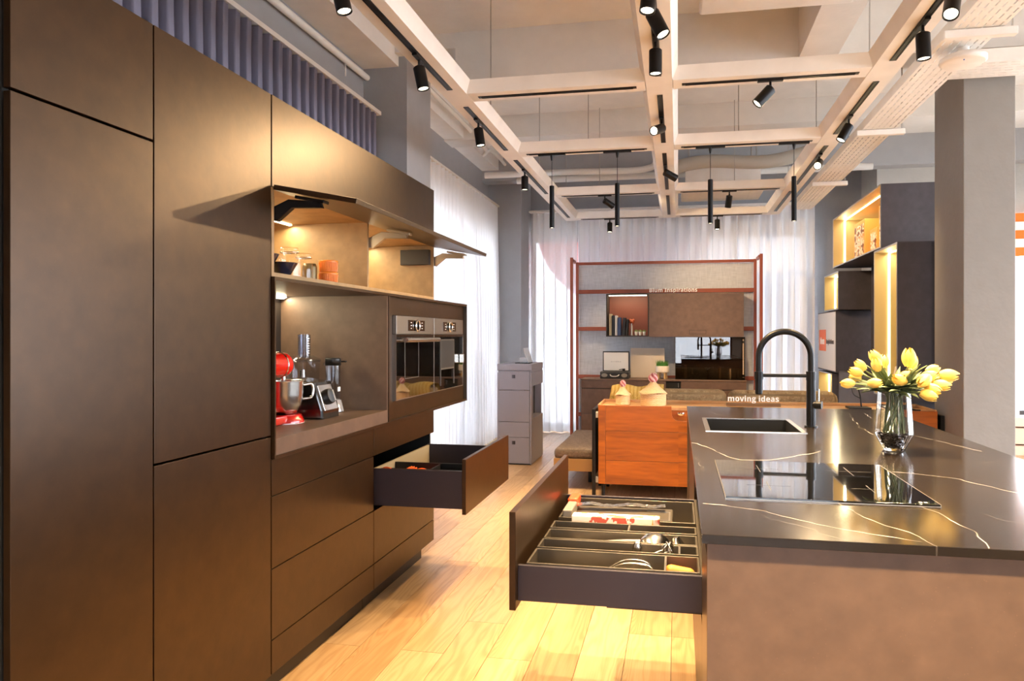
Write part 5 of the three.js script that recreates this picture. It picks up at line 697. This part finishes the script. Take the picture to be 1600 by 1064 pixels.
// ---------------------------------------------------------------- stacked display boxes on the right
const XBX = 1.76, boxSkin = std(0x4a444b, 0.55, 0, { map: speck }), boxIn = std(0xb6a374, 0.55);
function displayBox(label, d0, d1, y0, y1, leds = true, deep = 0.56, cd = 0.5) {
  const t = thing('display_box', label, 'display box', [XBX + deep / 2, y0, (d0 + d1) / 2], 'stacked display boxes'), w = 0.016, x1 = XBX + deep, e = 0.003;
  part(t, 'outer_case', join(box(XBX, x1, y0, y0 + e, d0, d1), box(XBX, x1, y1 - e, y1, d0, d1), box(XBX, x1, y0 + e, y1 - e, d0, d0 + e), box(XBX, x1, y0 + e, y1 - e, d1 - e, d1), box(x1 - e, x1, y0 + e, y1 - e, d0 + e, d1 - e)), boxSkin);
  part(t, 'inner_case', join(box(XBX, x1 - e, y0 + e, y0 + w, d0 + e, d1 - e), box(XBX, x1 - e, y1 - w, y1 - e, d0 + e, d1 - e), box(XBX, x1 - e, y0 + w, y1 - w, d0 + e, d0 + w), box(XBX, x1 - e, y0 + w, y1 - w, d1 - w, d1 - e), box(x1 - w, x1 - e, y0 + w, y1 - w, d0 + w, d1 - w)), boxIn);
  part(t, 'edge_trim', join(box(XBX - 0.004, XBX, y0, y0 + 0.012, d0, d1), box(XBX - 0.004, XBX, y1 - 0.012, y1, d0, d1), box(XBX - 0.004, XBX, y0 + 0.012, y1 - 0.012, d0, d0 + 0.012), box(XBX - 0.004, XBX, y0 + 0.012, y1 - 0.012, d1 - 0.012, d1)), M.brushed);
  if (leds) { stripLight('led_strip', t, [XBX + 0.12, y0 + w + 0.01, d1 - w - 0.005], [XBX + 0.12, y1 - w - 0.01, d1 - w - 0.005], 0.018, [0.25, 0, -1], cd * (y1 - y0)); stripLight('led_strip', t, [XBX + 0.12, y1 - w - 0.005, d0 + w + 0.01], [XBX + 0.12, y1 - w - 0.005, d1 - w - 0.02], 0.018, [0.25, -1, 0], cd * (d1 - d0)); }
  return t;
}
displayBox('topmost long open display box with lit edges holding wooden art blocks', 6.76, 8.74, 2.125, 2.69);
displayBox('tall open display box with a lit edge under the topmost one', 6.28, 6.98, 0.82, 2.115);
displayBox('small open lit display box under the far end of the topmost', 8.47, 9.24, 1.64, 2.07);
displayBox('low open lit display box under the white logo panel', 8.80, 9.6, 0.12, 0.905);
{
  const t = thing('logo_box', 'dark box with a white logo panel facing the room', 'display box', [2.04, 0.925, 9.16]); part(t, 'case', box(XBX + 0.006, XBX + 0.56, 0.925, 1.632, 8.63, 9.68, 0.002), boxSkin);
  const pn = part(t, 'white_panel', box(XBX, XBX + 0.006, 0.94, 1.62, 8.645, 9.665, 0.001), std(0xd6d4d6, 0.5)); part(pn, 'orange_square', box(XBX - 0.003, XBX, 1.16, 1.42, 9.16, 9.56, 0.0005), std(0xf06a1e, 0.5));
  const put = (s, h, dL, len, y, m) => { const g = lettering(s, h, 0.003), b = g.boundingBox, k = len / (b.max.x - b.min.x); g.scale(k, k, 1); g.rotateY(-Math.PI / 2); g.translate(XBX - 0.003, y, -dL); part(pn, 'lettering', g, m); }; put('blum', 0.1, 9.5, 0.26, 1.24, std(0xffffff, 0.5)); put('Inspirations', 0.1, 9.12, 0.42, 1.25, std(0x555257, 0.5));
  single('box_pedestal', 'dark pedestal block under the tall display box', 'pedestal', box(XBX + 0.02, XBX + 0.56, 0, 0.818, 6.46, 6.96, 0.003), boxSkin); single('box_pedestal', 'dark pedestal block under the low lit display box', 'pedestal', box(XBX + 0.02, XBX + 0.56, 0, 0.118, 8.82, 9.58, 0.003), boxSkin); single('support_case', 'plain dark case carrying the topmost display box', 'case', box(XBX + 0.34, XBX + 0.56, 0.95, 2.123, 7.0, 8.46, 0.003), boxSkin); single('support_case', 'plain dark lower case beside the logo box', 'case', box(XBX + 0.03, XBX + 0.56, 0, 0.948, 6.98, 8.6, 0.003), boxSkin);
}
{ // wooden art blocks in the topmost box
  const pat = tex(256, 256, (u, v) => { const a = fbm(u * 7, v * 9, 4), r = Math.hypot(u - .55, v - .4), s = Math.sin(r * 60 + a * 9); let c = [240, 224, 204]; if (a > 0.56) c = [120, 66, 34]; else if (s > 0.75) c = [196, 122, 60]; else if (a < 0.36) c = [226, 170, 112]; return c; });
  const wood = std(0xe6a150, 0.55);
  [[7.9, 8.36, 0.42, 0.14, 'large patterned wooden block in the topmost display box'], [7.5, 7.78, 0.28, 0.16, 'small patterned wooden block in the middle of the topmost display box'], [6.9, 7.3, 0.44, 0.12, 'tall patterned wooden panel at the near end of the topmost display box']].forEach(([d0, d1, h, x, l]) => { const y = 2.125 + 0.0165, t = thing('art_block', l, 'art block', [XBX + x + 0.15, y, (d0 + d1) / 2], 'wooden art blocks'), m = part(t, 'wooden_box', box(XBX + x, XBX + x + 0.3, y, y + h, d0, d1, 0.004), wood), g = box(XBX + x - 0.004, XBX + x, y + 0.04, y + h - 0.04, d0 + 0.04, d1 - 0.04), p = g.attributes.position, uv = g.attributes.uv; for (let i = 0; i < p.count; i++) uv.setXY(i, (-p.getZ(i) - d0) / 0.45, (p.getY(i) - y) / 0.45); part(m, 'picture', g, std(0xffffff, 0.6, 0, { map: pat })); });
  single('dried_flower', 'pale dried flower standing in the tall display box', 'ornament', join(lathe([[0, 0], [0.06, 0], [0.05, 0.12], [0.025, 0.25], [0, 0.25]], XBX + 0.07, 0.837, 6.5, 20), tube([[XBX + 0.07, 1.08, 6.5], [XBX + 0.07, 1.3, 6.47], [XBX + 0.055, 1.5, 6.44]], 0.005), ball(XBX + 0.055, 1.55, 6.43, 0.03, .7, 2.2, .7)), std(0xd9c8b4, 0.7));
}
renderer.render(scene, camera);
